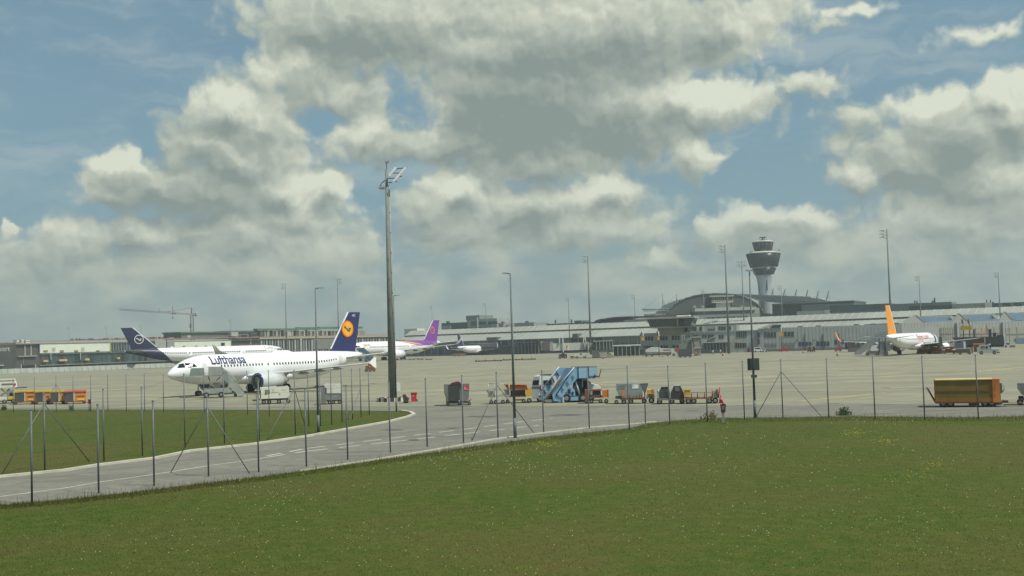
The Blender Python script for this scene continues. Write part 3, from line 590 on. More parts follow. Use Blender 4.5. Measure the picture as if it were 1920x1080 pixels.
ft('chord', (1203, 580), (1256, 579), .35); ft('chord', (1206, 583), (1256, 582.4), .25)
for i in range(9): ft('web', (1206 + i * 5.5, 583), (1209 + i * 5.5, 580), .14)
ft('mast', (1243.5, 604), (1242.5, 551), .30); ft('mast', (1269, 575), (1268.5, 551), .28); ft('leg', (1243, 560), (1252, 592), .22); ft('cable', (1242.5, 551.5), (1205, 580), .07); ft('cable', (1268.5, 552), (1245, 575), .07); ft('cross_tie', (1243, 572), (1248, 572), .1); ft('leg', (1268.5, 560), (1273, 569), .14)
for i, (x0, x1, y) in enumerate(((1212, 1250, 588), (1195, 1232, 593))): FD.box('deck', M('deck_pale'), x0, x1, y, y + 3, 6, 20)
# tensile roof of the forum
o = FD.new('forum_roof', 'translucent lattice roof on slanting masts above a dark hall, right of the control tower', 'roof')
FM = Fr(*P1((1380, 2.75), (1640, 2.9))); FM.o = o; o.location = FM.a; o.rotation_euler = (0, 0, FM.rz)
tl = M('translucent_roof', (.36, .41, .40), .35, .2, var=.15, scale=.05)
tp = [(1378, 551), (1400, 551.5), (1430, 553), (1470, 554), (1510, 556), (1530, 559), (1550, 563), (1572, 567.2), (1448, 567.2), (1420, 563), (1398, 556)]
FM.prism('roof_skin', tl, tp, 0, 40)
for i in range(4):
    y = 553 + i * 3.2; ft('lattice_bar', (1388 + i * 14, y), (1520 + i * 14, y + 3.4), .22, -.4, M('lattice_dark', (.17, .20, .20), .5), FM)
for i in range(12): ft('lattice_bar', (1395 + i * 12, 552.5 + i * .3), (1412 + i * 13, 566), .16, -.4, M('lattice_pale', (.48, .52, .50), .4), FM)
FM.box('dark_hall', M('forum_hall', (.055, .07, .08), .35, var=.3, scale=.06), 1448, 1602, 568.3, 596, -2, 40, z0=5); FM.box('roof_edge', M('edge_greenish', (.14, .17, .16), .5), 1446, 1601, 566.3, 568.2, -6, 40)
FM.box('hall_paler_wall', M('forum_wall', (.17, .20, .20), .5), 1503, 1602, 569.5, 582, -3.5, -2.2)  # paler wall colour over the right part of the dark hall
FM.box('pale_box', pl, 1494, 1545.5, 583, 596, -12, -4); FM.box('white_box', M('white_box', (.50, .52, .46), .6), 1545.8, 1562.5, 581, 594, -13, -4)
for i in range(14): FM.box('mullion', M('forum_mullion', (.12, .15, .16), .5), 1452 + i * 3.1, 1452.6 + i * 3.1, 578, 592, -2.4, -2.02)
for bx, by, tx, ty in ((1446.5, 556, 1450, 541), (1468, 557, 1472.5, 541), (1489.5, 559, 1494, 543), (1510, 561, 1515, 543), (1529.5, 565, 1535, 545), (1548.5, 567, 1554, 545)):
    ft('mast', (bx, by), (tx, ty), .36, 4, M('mast_dark', (.10, .13, .14), .5), FM); ft('mast_leg', (tx - .5, ty + 6), (tx + 1.2, by), .13, 4, tr, FM)
# buildings far right
FR = Fr(*P1((1560, 3.7), (1960, 4.0)))
o = FR.new('terminal_annex', 'long grey-green flat annex behind the terminal roof, crossed by the orange tail fin', 'building')
FR.box('left_wing', M('annex_blue', (.10, .13, .14), .5, var=.2, scale=.06), 1556, 1672, 571, 592, 0, 20, z0=5); FR.box('fascia', M('annex_fascia', (.20, .23, .22), .6), 1556, 1672, 583.5, 588, -.6, -.02); FR.box('right_wing', M('annex_green', (.16, .19, .17), .6, var=.1, scale=.06), 1672, 1785, 568, 592, -1, 20, z0=5); FR.box('glazing', M('annex_glass', (.06, .085, .09), .2), 1705, 1784, 573, 581, -1.3, -1.02)
for x in (1714, 1718, 1747, 1750): FR.box('roof_unit', dgrey, x, x + 1.5, 563.5, 568.2, 3, 5)
FR.box('roof_unit', dgrey, 1751, 1753, 558, 568, 3, 5)
o = FR.new('terminal_annex', 'pale flat annex with a white box and dark glazed strips at the far right', 'building')
FR.box('pale_wall', M('annex_pale', (.30, .31, .28), .6), 1785.5, 1850, 569, 590, -2, 18, z0=5); FR.box('white_box', M('white_box2', (.60, .62, .54), .6), 1846.5, 1860, 566.5, 578.5, -5, -2.1); FR.box('dark_edge', navy, 1860.2, 1863, 566, 576, -4.6, -2.1); FR.box('glass_strip', pd, 1863, 1960, 566.5, 575.5, -3, 12); FR.box('pale_strip', M('annex_pale'), 1850, 1960, 575.7, 590, -3.4, 12, z0=5)
for x in (1877, 1895, 1898, 1916): FR.box('pillar', M('annex_pale'), x, x + 2, 568, 575.5, -3.5, -3.02)
for x in (1849, 1856): FR.box('flue', navy, x, x + 1.6, 562, 566.6, -3.5, -3)
# ------------------------------------------------------------------ control tower
t = T('control_tower', 'tall airport control tower with two dark flared cabs on a pale round shaft', 'tower', 1438, 0, k=2.63)
def tz(py): return t.L(1435, py)[1]
ts = M('tower_shaft', (.36, .39, .40), .6, var=.05, scale=.05); cabm = M('tower_cab', (.032, .038, .038), .3, .2, var=.12, scale=.15); rim = M('tower_rim', (.50, .52, .47), .5)
MB().lathe([(4.75, 0), (4.7, tz(590)), (4.5, tz(550)), (4.55, tz(540)), (4.9, tz(530)), (5.6, tz(520)), (6.3, tz(515.4))], 32).build('shaft', ts, t.o)
MB().lathe([(6.7, tz(515.2)), (8.7, tz(503.8))], 8).build('lower_cab', cabm, t.o); MB().lathe([(8.0, tz(503.7)), (8.9, tz(501))], 16).build('cab_band', ts, t.o)
c_ = MB().lathe([(9.7, tz(500.8)), (12.2, tz(475.4))], 8).build('main_cab', cabm, t.o); MB().lathe([(12.35, tz(475.3)), (12.2, tz(474.2)), (8.6, tz(471.5))], 8).build('main_roof', rim, t.o)
for i in range(48):
    a = 2 * math.pi * i / 48; ca = math.cos(math.pi / 8) / math.cos(((a + 1e-6) % (math.pi / 4)) - math.pi / 8)
    for r0, r1, z0, z1, par in ((9.7, 12.2, tz(500.5), tz(476), c_),): MB().tube((r0 * ca * math.cos(a), r0 * ca * math.sin(a), z0), (r1 * ca * math.cos(a), r1 * ca * math.sin(a), z1), .10, n=4).build('mullion', M('cab_mullion', (.07, .08, .08), .5), par)
u_ = MB().lathe([(5.9, tz(471.4)), (7.5, tz(454))], 8).build('upper_cab', M('upper_cab_glass', (.035, .045, .045), .15), t.o); MB().lathe([(7.7, tz(453.9)), (7.6, tz(452.6)), (6.4, tz(451))], 8).build('upper_roof', rim, t.o)
for i in range(16):
    a = 2 * math.pi * i / 16; ca = 1 if i % 2 == 0 else math.cos(math.pi / 8); MB().tube((5.95 * ca * math.cos(a), 5.95 * ca * math.sin(a), tz(471)), (7.6 * ca * math.cos(a), 7.6 * ca * math.sin(a), tz(454)), .13, n=4).build('mullion', M('cab_mullion2', (.22, .24, .23), .5), u_)
MB().lathe([(2.2, tz(450.9)), (2.2, tz(449)), (.7, tz(448.6)), (.7, tz(445))], 12).build('radar_base', dkmetal, t.o); MB().box(-2.3, 2.3, -.4, .4, tz(445.2), tz(443.6)).build('radar_bar', dkmetal, t.o); MB().tube((2.9, 0, tz(451)), (2.9, 0, tz(439.5)), .12).build('antenna', galv, t.o); MB().tube((-2.2, 0, tz(450)), (-2.2, 0, tz(442)), .1).build('antenna', galv, t.o); MB().tube((1.3, 0, tz(449)), (1.3, 0, tz(442.5)), .16).build('antenna', dkmetal, t.o)
t.box('shaft_slit', M('slit_navy', (.03, .04, .07), .4), 1438, 1440, 521, 545, -4.95, -4.5); t.box('shaft_slit', M('slit_navy'), 1423.2, 1425.2, 522, 548, -2.6, -1.8); MB().tube((11, -3, tz(472)), (11, -3, tz(468)), .3).build('roof_light', dkmetal, t.o); MB().box(-9.5, -7, -3, -2, tz(472), tz(470.6)).build('roof_vent', dkmetal, t.o)
t.prism('base_hall', M('base_tan', (.33, .31, .27), .7), [(1413, 588), (1419, 586), (1448, 588.5), (1452, 598), (1452, 606), (1400, 606), (1400, 590)], -9, -5); t.box('base_windows', M('viewing_glass'), 1402, 1438, 592.5, 595.5, -9.3, -9.02)
# ------------------------------------------------------------------ gate building in front
FP = Fr(*P1((1196, 4.86), (1700, 5.18))); o = FP.new('gate_building', 'grey panelled two-storey gate building with window groups below the glass control pod', 'building')
gw = M('gate_wall', (.34, .36, .345), .6, var=.06, scale=.25); gw2 = M('gate_wall_dark', (.27, .285, .275), .6, var=.06, scale=.25); gg = M('gate_window', (.045, .06, .06), .2, spec=.6); gb = M('gate_window_blue', (.03, .045, .10), .2, spec=.6)
def gbx(part, m, x0, x1, y0, y1, d0, d1=10, **kw): return FP.box(part, m, x0, x1, y0, y1, d0, d1, **kw)
w1 = gbx('wall', gw, 1200, 1421, 623, 666, 0, 14, z0=0); w2 = gbx('wall', gw, 1421.3, 1692, 611.5, 658, -1.5, 14, z0=0); gbx('upper_storey', gw2, 1278, 1381, 610.5, 622.5, 3, 14)
def wins(x0, x1, y0, y1, n, m, d, fr=None):
    w = (x1 - x0) / n
    for i in range(n): (fr or FP).box('window', m, x0 + i * w + w * .12, x0 + (i + 1) * w - w * .12, y0, y1, d - .12, d - .005)
for a in ((1209, 1225, 631, 638.5, 3), (1237, 1252, 630.5, 638, 3), (1259, 1275, 629.5, 637.5, 3), (1207, 1225, 648, 652.5, 4), (1238, 1253, 647.5, 652.5, 3), (1260, 1274, 647, 652, 2), (1288, 1293.5, 629, 632.5, 2), (1299, 1310, 628, 631, 3), (1316, 1325.5, 627.5, 633, 2), (1327, 1338.5, 627, 636, 3), (1347, 1357.5, 627.5, 635, 2), (1378, 1400, 643, 652, 5)): wins(*a, gg, 0)
wins(1380, 1400, 621, 632.5, 5, tglass, 0)
for a in ((1282, 1289, 613.5, 620.5, 2), (1299, 1306, 613, 620.5, 2), (1311, 1316, 612.5, 620.5, 1), (1327, 1340, 616.5, 619.5, 3), (1347, 1361, 612, 619, 3), (1367, 1370.5, 611.5, 618.5, 1)): wins(*a, gg, 3)
for x in (1290.5, 1306.5, 1316.6, 1341, 1371): gbx('panel', M('panel_pale', (.46, .46, .40), .6), x, x + 3.4, 612, 621, 2.8, 2.99)
for a, m_ in (((1432, 1456, 623, 632.7, 4), gg), ((1469.5, 1489, 621.7, 631, 3), gg), ((1419.8, 1425.2, 623.5, 633, 1), gb), ((1419.8, 1425.2, 635, 645, 1), gb), ((1496.5, 1522, 641, 649, 4), gb), ((1530, 1556, 640, 648.8, 4), gb), ((1564, 1570, 637, 646, 1), gb), ((1577, 1583, 637, 645, 1), gb), ((1433, 1457, 643.5, 650, 4), M('window_pale', (.19, .215, .21), .3)), ((1466, 1489, 642.5, 650, 4), M('window_pale'))): wins(*a, m_, -1.5)
for i in range(38): gbx('panel_seam', gw2, 1427 + i * 6.9, 1427.5 + i * 6.9, 613, 656, -1.56, -1.51, z0=.1)
for x in (1509, 1542.5, 1573): gbx('downpipe', M('pipe_dark', (.09, .095, .09), .6), x, x + 1.1, 626, 656, -1.8, -1.57, z0=0)
gbx('roof_edge', M('edge_pale', (.36, .38, .36), .6), 1199, 1421, 621.8, 623.4, -.3, 14); gbx('plinth', M('plinth_dark', (.14, .15, .15), .7), 1421.3, 1692, 654.5, 660, -1.7, -1.57, z0=0, z1=.9)
for i in range(16): gbx('panel_seam', gw2, 1205 + i * 13.6, 1205.5 + i * 13.6, 624, 660, -.06, -.01, z0=.1)
gbx('wall_lamp', dkmetal, 1493, 1494.8, 637, 638.8, -2.1, -1.57); gbx('wall_lamp', dkmetal, 1526, 1527.8, 637, 638.8, -2.1, -1.57)
FP.prism('stair_roof', M('stair_roof_pale', (.46, .50, .47), .5), [(1423, 617), (1432, 612), (1446, 608), (1452, 606.5), (1452, 609), (1440, 613.5), (1430, 617)], -2, 2); gbx('stair_glass', tglass, 1446, 1464, 608.5, 615, -1.8, 2)
gbx('glass_porch', tglass, 1318, 1364, 643, 662, -6, -.1, z0=0); gbx('porch_roof', lgrey, 1316, 1366, 641, 642.6, -7, -.02)
for i in range(8): gbx('porch_post', lgrey, 1319 + i * 6, 1320 + i * 6, 643, 664, -6.3, -6.02, z0=0)
for i in range(6): FP.prism('stair_flight', palec, [(1325 + i * 3, 637 - i * 1.4), (1328 + i * 3, 636 - i * 1.4), (1328 + i * 3, 637.3 - i * 1.4), (1325 + i * 3, 638.5 - i * 1.4)], -2, -.1)
gbx('arm_sign', palec, 1369, 1380, 639, 640.3, -3, -2.6); gbx('arm_tip', signy, 1378, 1383, 638.3, 641.5, -3.1, -2.5)
gbx('lower_store', M('store_dark', (.09, .09, .085), .7), 1316, 1345, 656, 664, -9, -6.5, z0=0); gbx('red_door', M('door_red', (.28, .05, .05), .6), 1401.5, 1405.5, 653, 659, -.2, -.02, z0=0)
# control pod
o = FP.new('control_pod', 'glass ramp control pod flaring outward above the gate building, with a white roof box', 'control room')
FP.prism('glazing', M('pod_glass', (.075, .08, .068), .2, var=.15, scale=.3, stretch=(2, 2, .2)), [(1212, 597.5), (1299, 597), (1294, 612), (1219, 613)], -7, 6); gbx('roof', M('pod_roof', (.33, .34, .30), .6), 1210.5, 1301, 594, 597.3, -8, 7); gbx('sill', M('pod_sill', (.36, .36, .31), .6), 1219, 1292, 612.3, 614.5, -7, 6); gbx('base', M('pod_base', (.26, .25, .23), .6), 1233, 1279, 614.7, 624, -4, 6)
for i in range(21):
    u = i / 20; FP.prism('mullion', M('pod_mullion', (.16, .165, .15), .5), [(1212 + 87 * u, 597.6), (1212.6 + 87 * u, 597.6), (1219.6 + 74.5 * u, 612.4), (1219 + 74.5 * u, 612.4)], -7.15, -7.01)
gbx('dark_pane', M('pod_dark', (.03, .035, .035), .15), 1272, 1282, 598, 611.5, -7.25, -7.16); gbx('pillar', palec, 1269.5, 1271.3, 597.5, 612.5, -7.3, -7.01); gbx('roof_box', M('roof_box_white', (.85, .86, .74), .5), 1268.5, 1292.5, 590.8, 594.6, -6, -2); gbx('roof_unit', black, 1270, 1292, 588.8, 591.2, -1.8, 1); FP.prism('corner_strip', offwhite, [(1211.4, 598), (1212.6, 598), (1214.5, 605), (1212.2, 605)], -7.2, -7.02)
# jet bridges and gantries
t = T('jet_bridge', 'raised open-ended jet bridge tunnel tilted forward before the gate building', 'jet bridge', 1306, 667)
t.prism('tunnel_frame', M('bridge_frame', (.09, .10, .095), .6), [(1296.5, 633.5), (1313, 632.5), (1315, 652), (1301.5, 652.5)], .2, 8); t.prism('opening', M('bridge_inside', (.27, .26, .22), .7), [(1299, 634.8), (1311.5, 634.5), (1312.5, 650.5), (1303, 651)], .05, .18); t.box('hood', palec, 1298, 1313.5, 631, 633.2, -.3, 8); t.box('lip', palec, 1300.5, 1315.5, 651, 653, -.5, 3); t.box('support', M('support_tan', (.32, .32, .27), .7), 1302, 1314, 654, 666.5, .3, 3)
for x in (1279, 1283): t.box('column', palec, x, x + 1.4, 627, 655, 5, 5.4)
t.box('walkway', M('walkway_grey', (.17, .18, .17), .6), 1284, 1297, 637, 645, 3, 9); t.box('hydraulic_box', M('hydraulic', (.22, .22, .20), .6), 1273, 1297, 645, 655, 3, 8); t.box('red_flag', M('flag_red', (.42, .06, .07), .7), 1268, 1274, 652.5, 659.5, 2, 2.2)
for x, c in ((1298, orange), (1305, M('marker_orange', (.6, .3, .12), .6))): t.box('marker', c, x - 1, x + 1.5, 659, 664, -.3, 0)
t = T('jet_bridge', 'white boxy jet bridge with a small red V mark on its side', 'jet bridge', 1072, 672)
b_ = t.box('tunnel', M('bridge_white', (.50, .52, .46), .5, var=.05), 1037, 1101, 643, 657, 2, 5.2); t.box('tunnel_end', M('bridge_beige', (.36, .35, .30), .6), 1105, 1113, 643, 657, 2, 5.2)
t.prism('side_mark', white, [(1058, 644.5), (1066, 644.5), (1066, 656.5), (1061, 656.5)], 1.95, 1.99, par=b_); t.prism('red_mark', M('mark_red', (.50, .14, .05), .5), [(1060, 645), (1061.6, 645), (1063, 651.5), (1064.4, 645), (1065.8, 645), (1063.6, 656), (1062.3, 656)], 1.90, 1.94, par=b_)
t.box('cab', M('cab_brown', (.14, .12, .11), .6), 1017, 1031, 641.5, 657, 1.5, 5.5); t.box('cab_frame', palec, 1031.2, 1036.6, 641, 658, 1.8, 5.4); t.box('cab_frame', palec, 1014, 1016.8, 641, 658, 1.8, 5.4)
for i in range(4): t.box('cab_fold', M('cab_fold', (.20, .18, .17), .6), 1018.5 + i * 3.2, 1019.3 + i * 3.2, 642, 656.5, 1.42, 1.49)
for x, y0, y1 in ((1055, 632.5, 661), (1048.2, 634.5, 643), (1102, 641, 661.5)): t.box('white_post', M('post_white', (.62, .64, .58), .5), x, x + 2, y0, y1, 1.4, 1.8)
for a, c in (((1095, 633), (1091, 656)), ((1097, 633), (1100, 656))): t.tube('a_frame', palec, a, c, .18, 1.5)
t.box('dark_joint', black, 1101.2, 1104.6, 643.5, 657, 2.2, 5.0); t.box('undercarriage', M('under_dark', (.07, .07, .065), .7), 1048, 1063, 664, 671, 1.8, 4.5); t.box('leg', dgrey, 1054, 1058, 657, 665, 2.5, 3.4); t.box('skirt', black, 1041, 1102, 657.2, 658.6, 2.3, 5)  # black joint between the tunnel and its end piece
for x in (1050, 1060): t.wheel(x, 1.4, .55, .4)
t = T('gate_pavilion', 'glazed pavilion and pale stair wall at the right end of the white jet bridge', 'building', 1135, 671)
t.box('glass_hall', tglass, 1114, 1149, 640, 656, 3, 12); t.box('roof', palec, 1112, 1150, 638.5, 640.2, 2.6, 12.4)
for x in (1118, 1124, 1131, 1137, 1143, 1148): t.box('mullion', palec, x, x + 1, 640.3, 656, 2.7, 2.98)
t.prism('stair_wall', M('stair_tan', (.27, .26, .21), .7), [(1114, 656.5), (1138, 656.5), (1152, 669), (1114, 669)], 3.2, 6); t.box('store', M('store_grey', (.13, .13, .12), .7), 1110, 1123.5, 657.5, 670.5, 0, 3); t.box('pale_block', M('block_tan', (.36, .36, .29), .7), 1124.2, 1138.5, 661, 670, .5, 3)
t.box('white_canopy', offwhite, 1149, 1201, 646.5, 648.6, 6, 12)
for i in range(7): t.box('post', lgrey, 1150 + i * 8, 1151 + i * 8, 648.8, 668, 6.2, 6.6)
t.box('glass_wall', tglass, 1150, 1200, 649.5, 667, 9, 9.5)
def gantry(label, px, py, yt, y0, y1, w):
    t = T('marker_gantry', label, 'stand sign', px, py, 'yellow stand signs'); t.tube('pole', M('pole_brown', (.10, .06, .05), .6), (px, py), (px - (py - yt) * .03, yt + 6), .12)
    x = px - (py - y0) * .03; t.box('board', signy, x - w, x + w, y0, y1, -.3, .1)
    t.prism('arm', white, [(x - 1, y0 - 9), (x + 1.4, y0 - 10), (x + 1.6, y0 - 1), (x + .2, y0 - 1)], -.1, .3); t.prism('arm_dark', dgrey, [(x - 4, y0 - 10), (x - 1.2, y0 - 9), (x, y0 - 2), (x - 1.4, y0 - 2)], .4, .7)
gantry('yellow stand sign at the rear end of the fuel tanker, leftmost of the yellow signs', 1206.5, 667, 621, 631.5, 639, 3)
gantry('narrow yellow stand sign on a pole in front of the fuel tanker', 1236, 668.5, 619, 631, 638, 1.8)
gantry('yellow stand sign on a tall pole before the gate building, beside the red tractor', 1466, 660, 611, 622.5, 630, 4)
t = T('marker_gantry', 'wide yellow stand board on two dark poles before the gabled hangars', 'stand sign', 1813, 652, 'yellow stand signs')
for x, r in ((1808, 0), (1819, 0)):
    t.tube('pole', M('pole_darkred', (.10, .03, .03), .6), (x, 652), (x - 1.4, 599), .16); t.prism('lamp_arm', M('arm_grey', (.28, .29, .30), .5), [(x - 5, 599), (x - 2, 598), (x - 1, 608), (x - 4, 606)], .2, .5)
t.box('board', signy, 1802, 1822.5, 611, 618.5, -.4, -.1); t.box('pale_arm', offwhite, 1818, 1819.6, 597, 609, -.2, 0)
# ------------------------------------------------------------------ gabled hangars
FH = Fr(*P1((1684, 5.0), (1985, 4.9))); hw = M('hangar_wall', (.35, .365, .35), .6, var=.05, scale=.25); hr = M('hangar_roof_blue', (.11, .17, .22), .4, .2, var=.08, scale=.3); bei = M('hangar_door', (.33, .33, .28), .6, var=.08, scale=.3)
HB = [(1686, 1794.5, 1716, 590, 1786, 597, 'left gabled hangar behind the fuselage of the orange-tailed airliner', 614), (1795, 1880.5, 1797, 586.5, 1866, 596, 'middle gabled hangar behind the wide yellow stand board', 614), (1881, 1985, 1883, 583.5, 1955, 594, 'right gabled hangar with large beige doors at the picture edge', 613)]
for x0, x1, px_, py_, vx, vy, lb, dy in HB:
    o = FH.new('hangar', lb, 'hangar', 'gabled hangars'); ybase = 603.5 - (x0 - 1686) * .012
    FH.box('wall', hw, x0, x1, ybase, 656, 0, 30, z0=0)
    FH.prism('gable', hw, [(px_ - (26 if x0 < 1700 else 10), ybase + .3), (px_, py_), (px_ + 18, ybase + .3)] , .02, .6)
    a = FH.L(px_ + 2, ybase, .7); b = FH.L(vx + 8, ybase, .7); c = FH.L(vx, py_ + 4, 9); d = FH.L(px_ + 5, py_ + 4, 9)
    MB().poly3([(a[0] + 4, .7, a[1]), (b[0], .7, b[1]), (c[0], 9, c[1]), (d[0], 9, d[1])], (0, .05, -.3)).build('glass_roof', hr, o)
    MB().box(d[0], c[0], 8.9, 9.6, c[1] - .2, c[1] + .5).build('ridge', palec, o); FH.prism('verge_strip', palec, [(px_ + 1.5, py_ + 1), (px_ + 3, py_ + 1), (px_ + 19, ybase), (px_ + 17, ybase)], -.15, .01)
    FH.prism('valley_gable', M('valley_pale', (.42, .43, .36), .6), [(vx - 7, py_ + 4), (vx + 9, py_ + 3), (vx + 1, ybase - 3)], 4, 5)
    FH.box('door', bei, x0 + (78 if x0 < 1700 else 6), x1 - 2, dy, 656, -.3, -.02, z0=.05); FH.box('pillar', M('pillar_grey', (.38, .40, .40), .6), x0 + .5 if x0 > 1700 else x0 + 1, x0 + 4.6, dy - 9, 656, -1.2, -.02, z0=0)
    for i in range(int((x1 - x0) / 6.2)): FH.box('panel_seam', gw2, x0 + 4 + i * 6.2, x0 + 4.4 + i * 6.2, ybase + 1, dy - .3, -.06, -.01)
    for i in range(6):
        xx = (x0 + (80 if x0 < 1700 else 12)) + i * ((x1 - x0 - (84 if x0 < 1700 else 16)) / 6); FH.box('door_mullion', M('mullion_grey'), xx, xx + .6, dy, 655, -.42, -.31, z0=.1)
    FH.box('door_rail', M('mullion_grey'), x0 + (78 if x0 < 1700 else 6), x1 - 2, 625, 626, -.45, -.31)
FH.box('blue_curtain', M('curtain_blue', (.12, .19, .24), .6), 1905, 1985, 638, 648, -.8, -.5, z0=.2, z1=2.2)
t = T('jet_bridge', 'dark jet bridge with tall black posts in front of the middle hangar', 'jet bridge', 1850, 652)
jd = M('bridge_black', (.045, .05, .05), .7, var=.2)
t.prism('tunnel', jd, [(1790, 633), (1812, 632), (1880, 631), (1881, 646), (1850, 647), (1800, 646)], 1, 6)
for x0, x1, y0 in ((1827, 1830, 617), (1854, 1859, 617), (1861, 1867, 624), (1868, 1879, 628)): t.box('post', M('post_black', (.03, .03, .04), .6), x0, x1, y0, 640, 1.2, 2.4)
t.prism('orange_fin', M('fin_pale_orange', (.50, .32, .20), .6), [(1849, 607), (1851, 607), (1853, 626), (1848, 626)], .4, .6); t.box('base', jd, 1800, 1880, 646, 651, 2, 5); t.box('pale_post', lgrey, 1846, 1848, 630, 645, .6, .9)
t = T('service_shed', 'grey service shed with a brown wall left of the boarding stairs, behind the left wing', 'shed', 1600, 660)
t.box('brown_wall', M('shed_brown', (.16, .15, .13), .7), 1590, 1612, 640, 659.5, 0, 6); t.box('lamp', offwhite, 1603.5, 1606, 643, 646, -.2, -.01); t.box('pale_wall', M('shed_pale', (.36, .36, .29), .7), 1612.3, 1630, 645, 657, .5, 6); t.box('roof', M('shed_roof', (.22, .23, .22), .6), 1588, 1632, 637.5, 639.8, -.4, 6.4); t.box('door', navy, 1585, 1589.5, 643, 655, .5, 4)
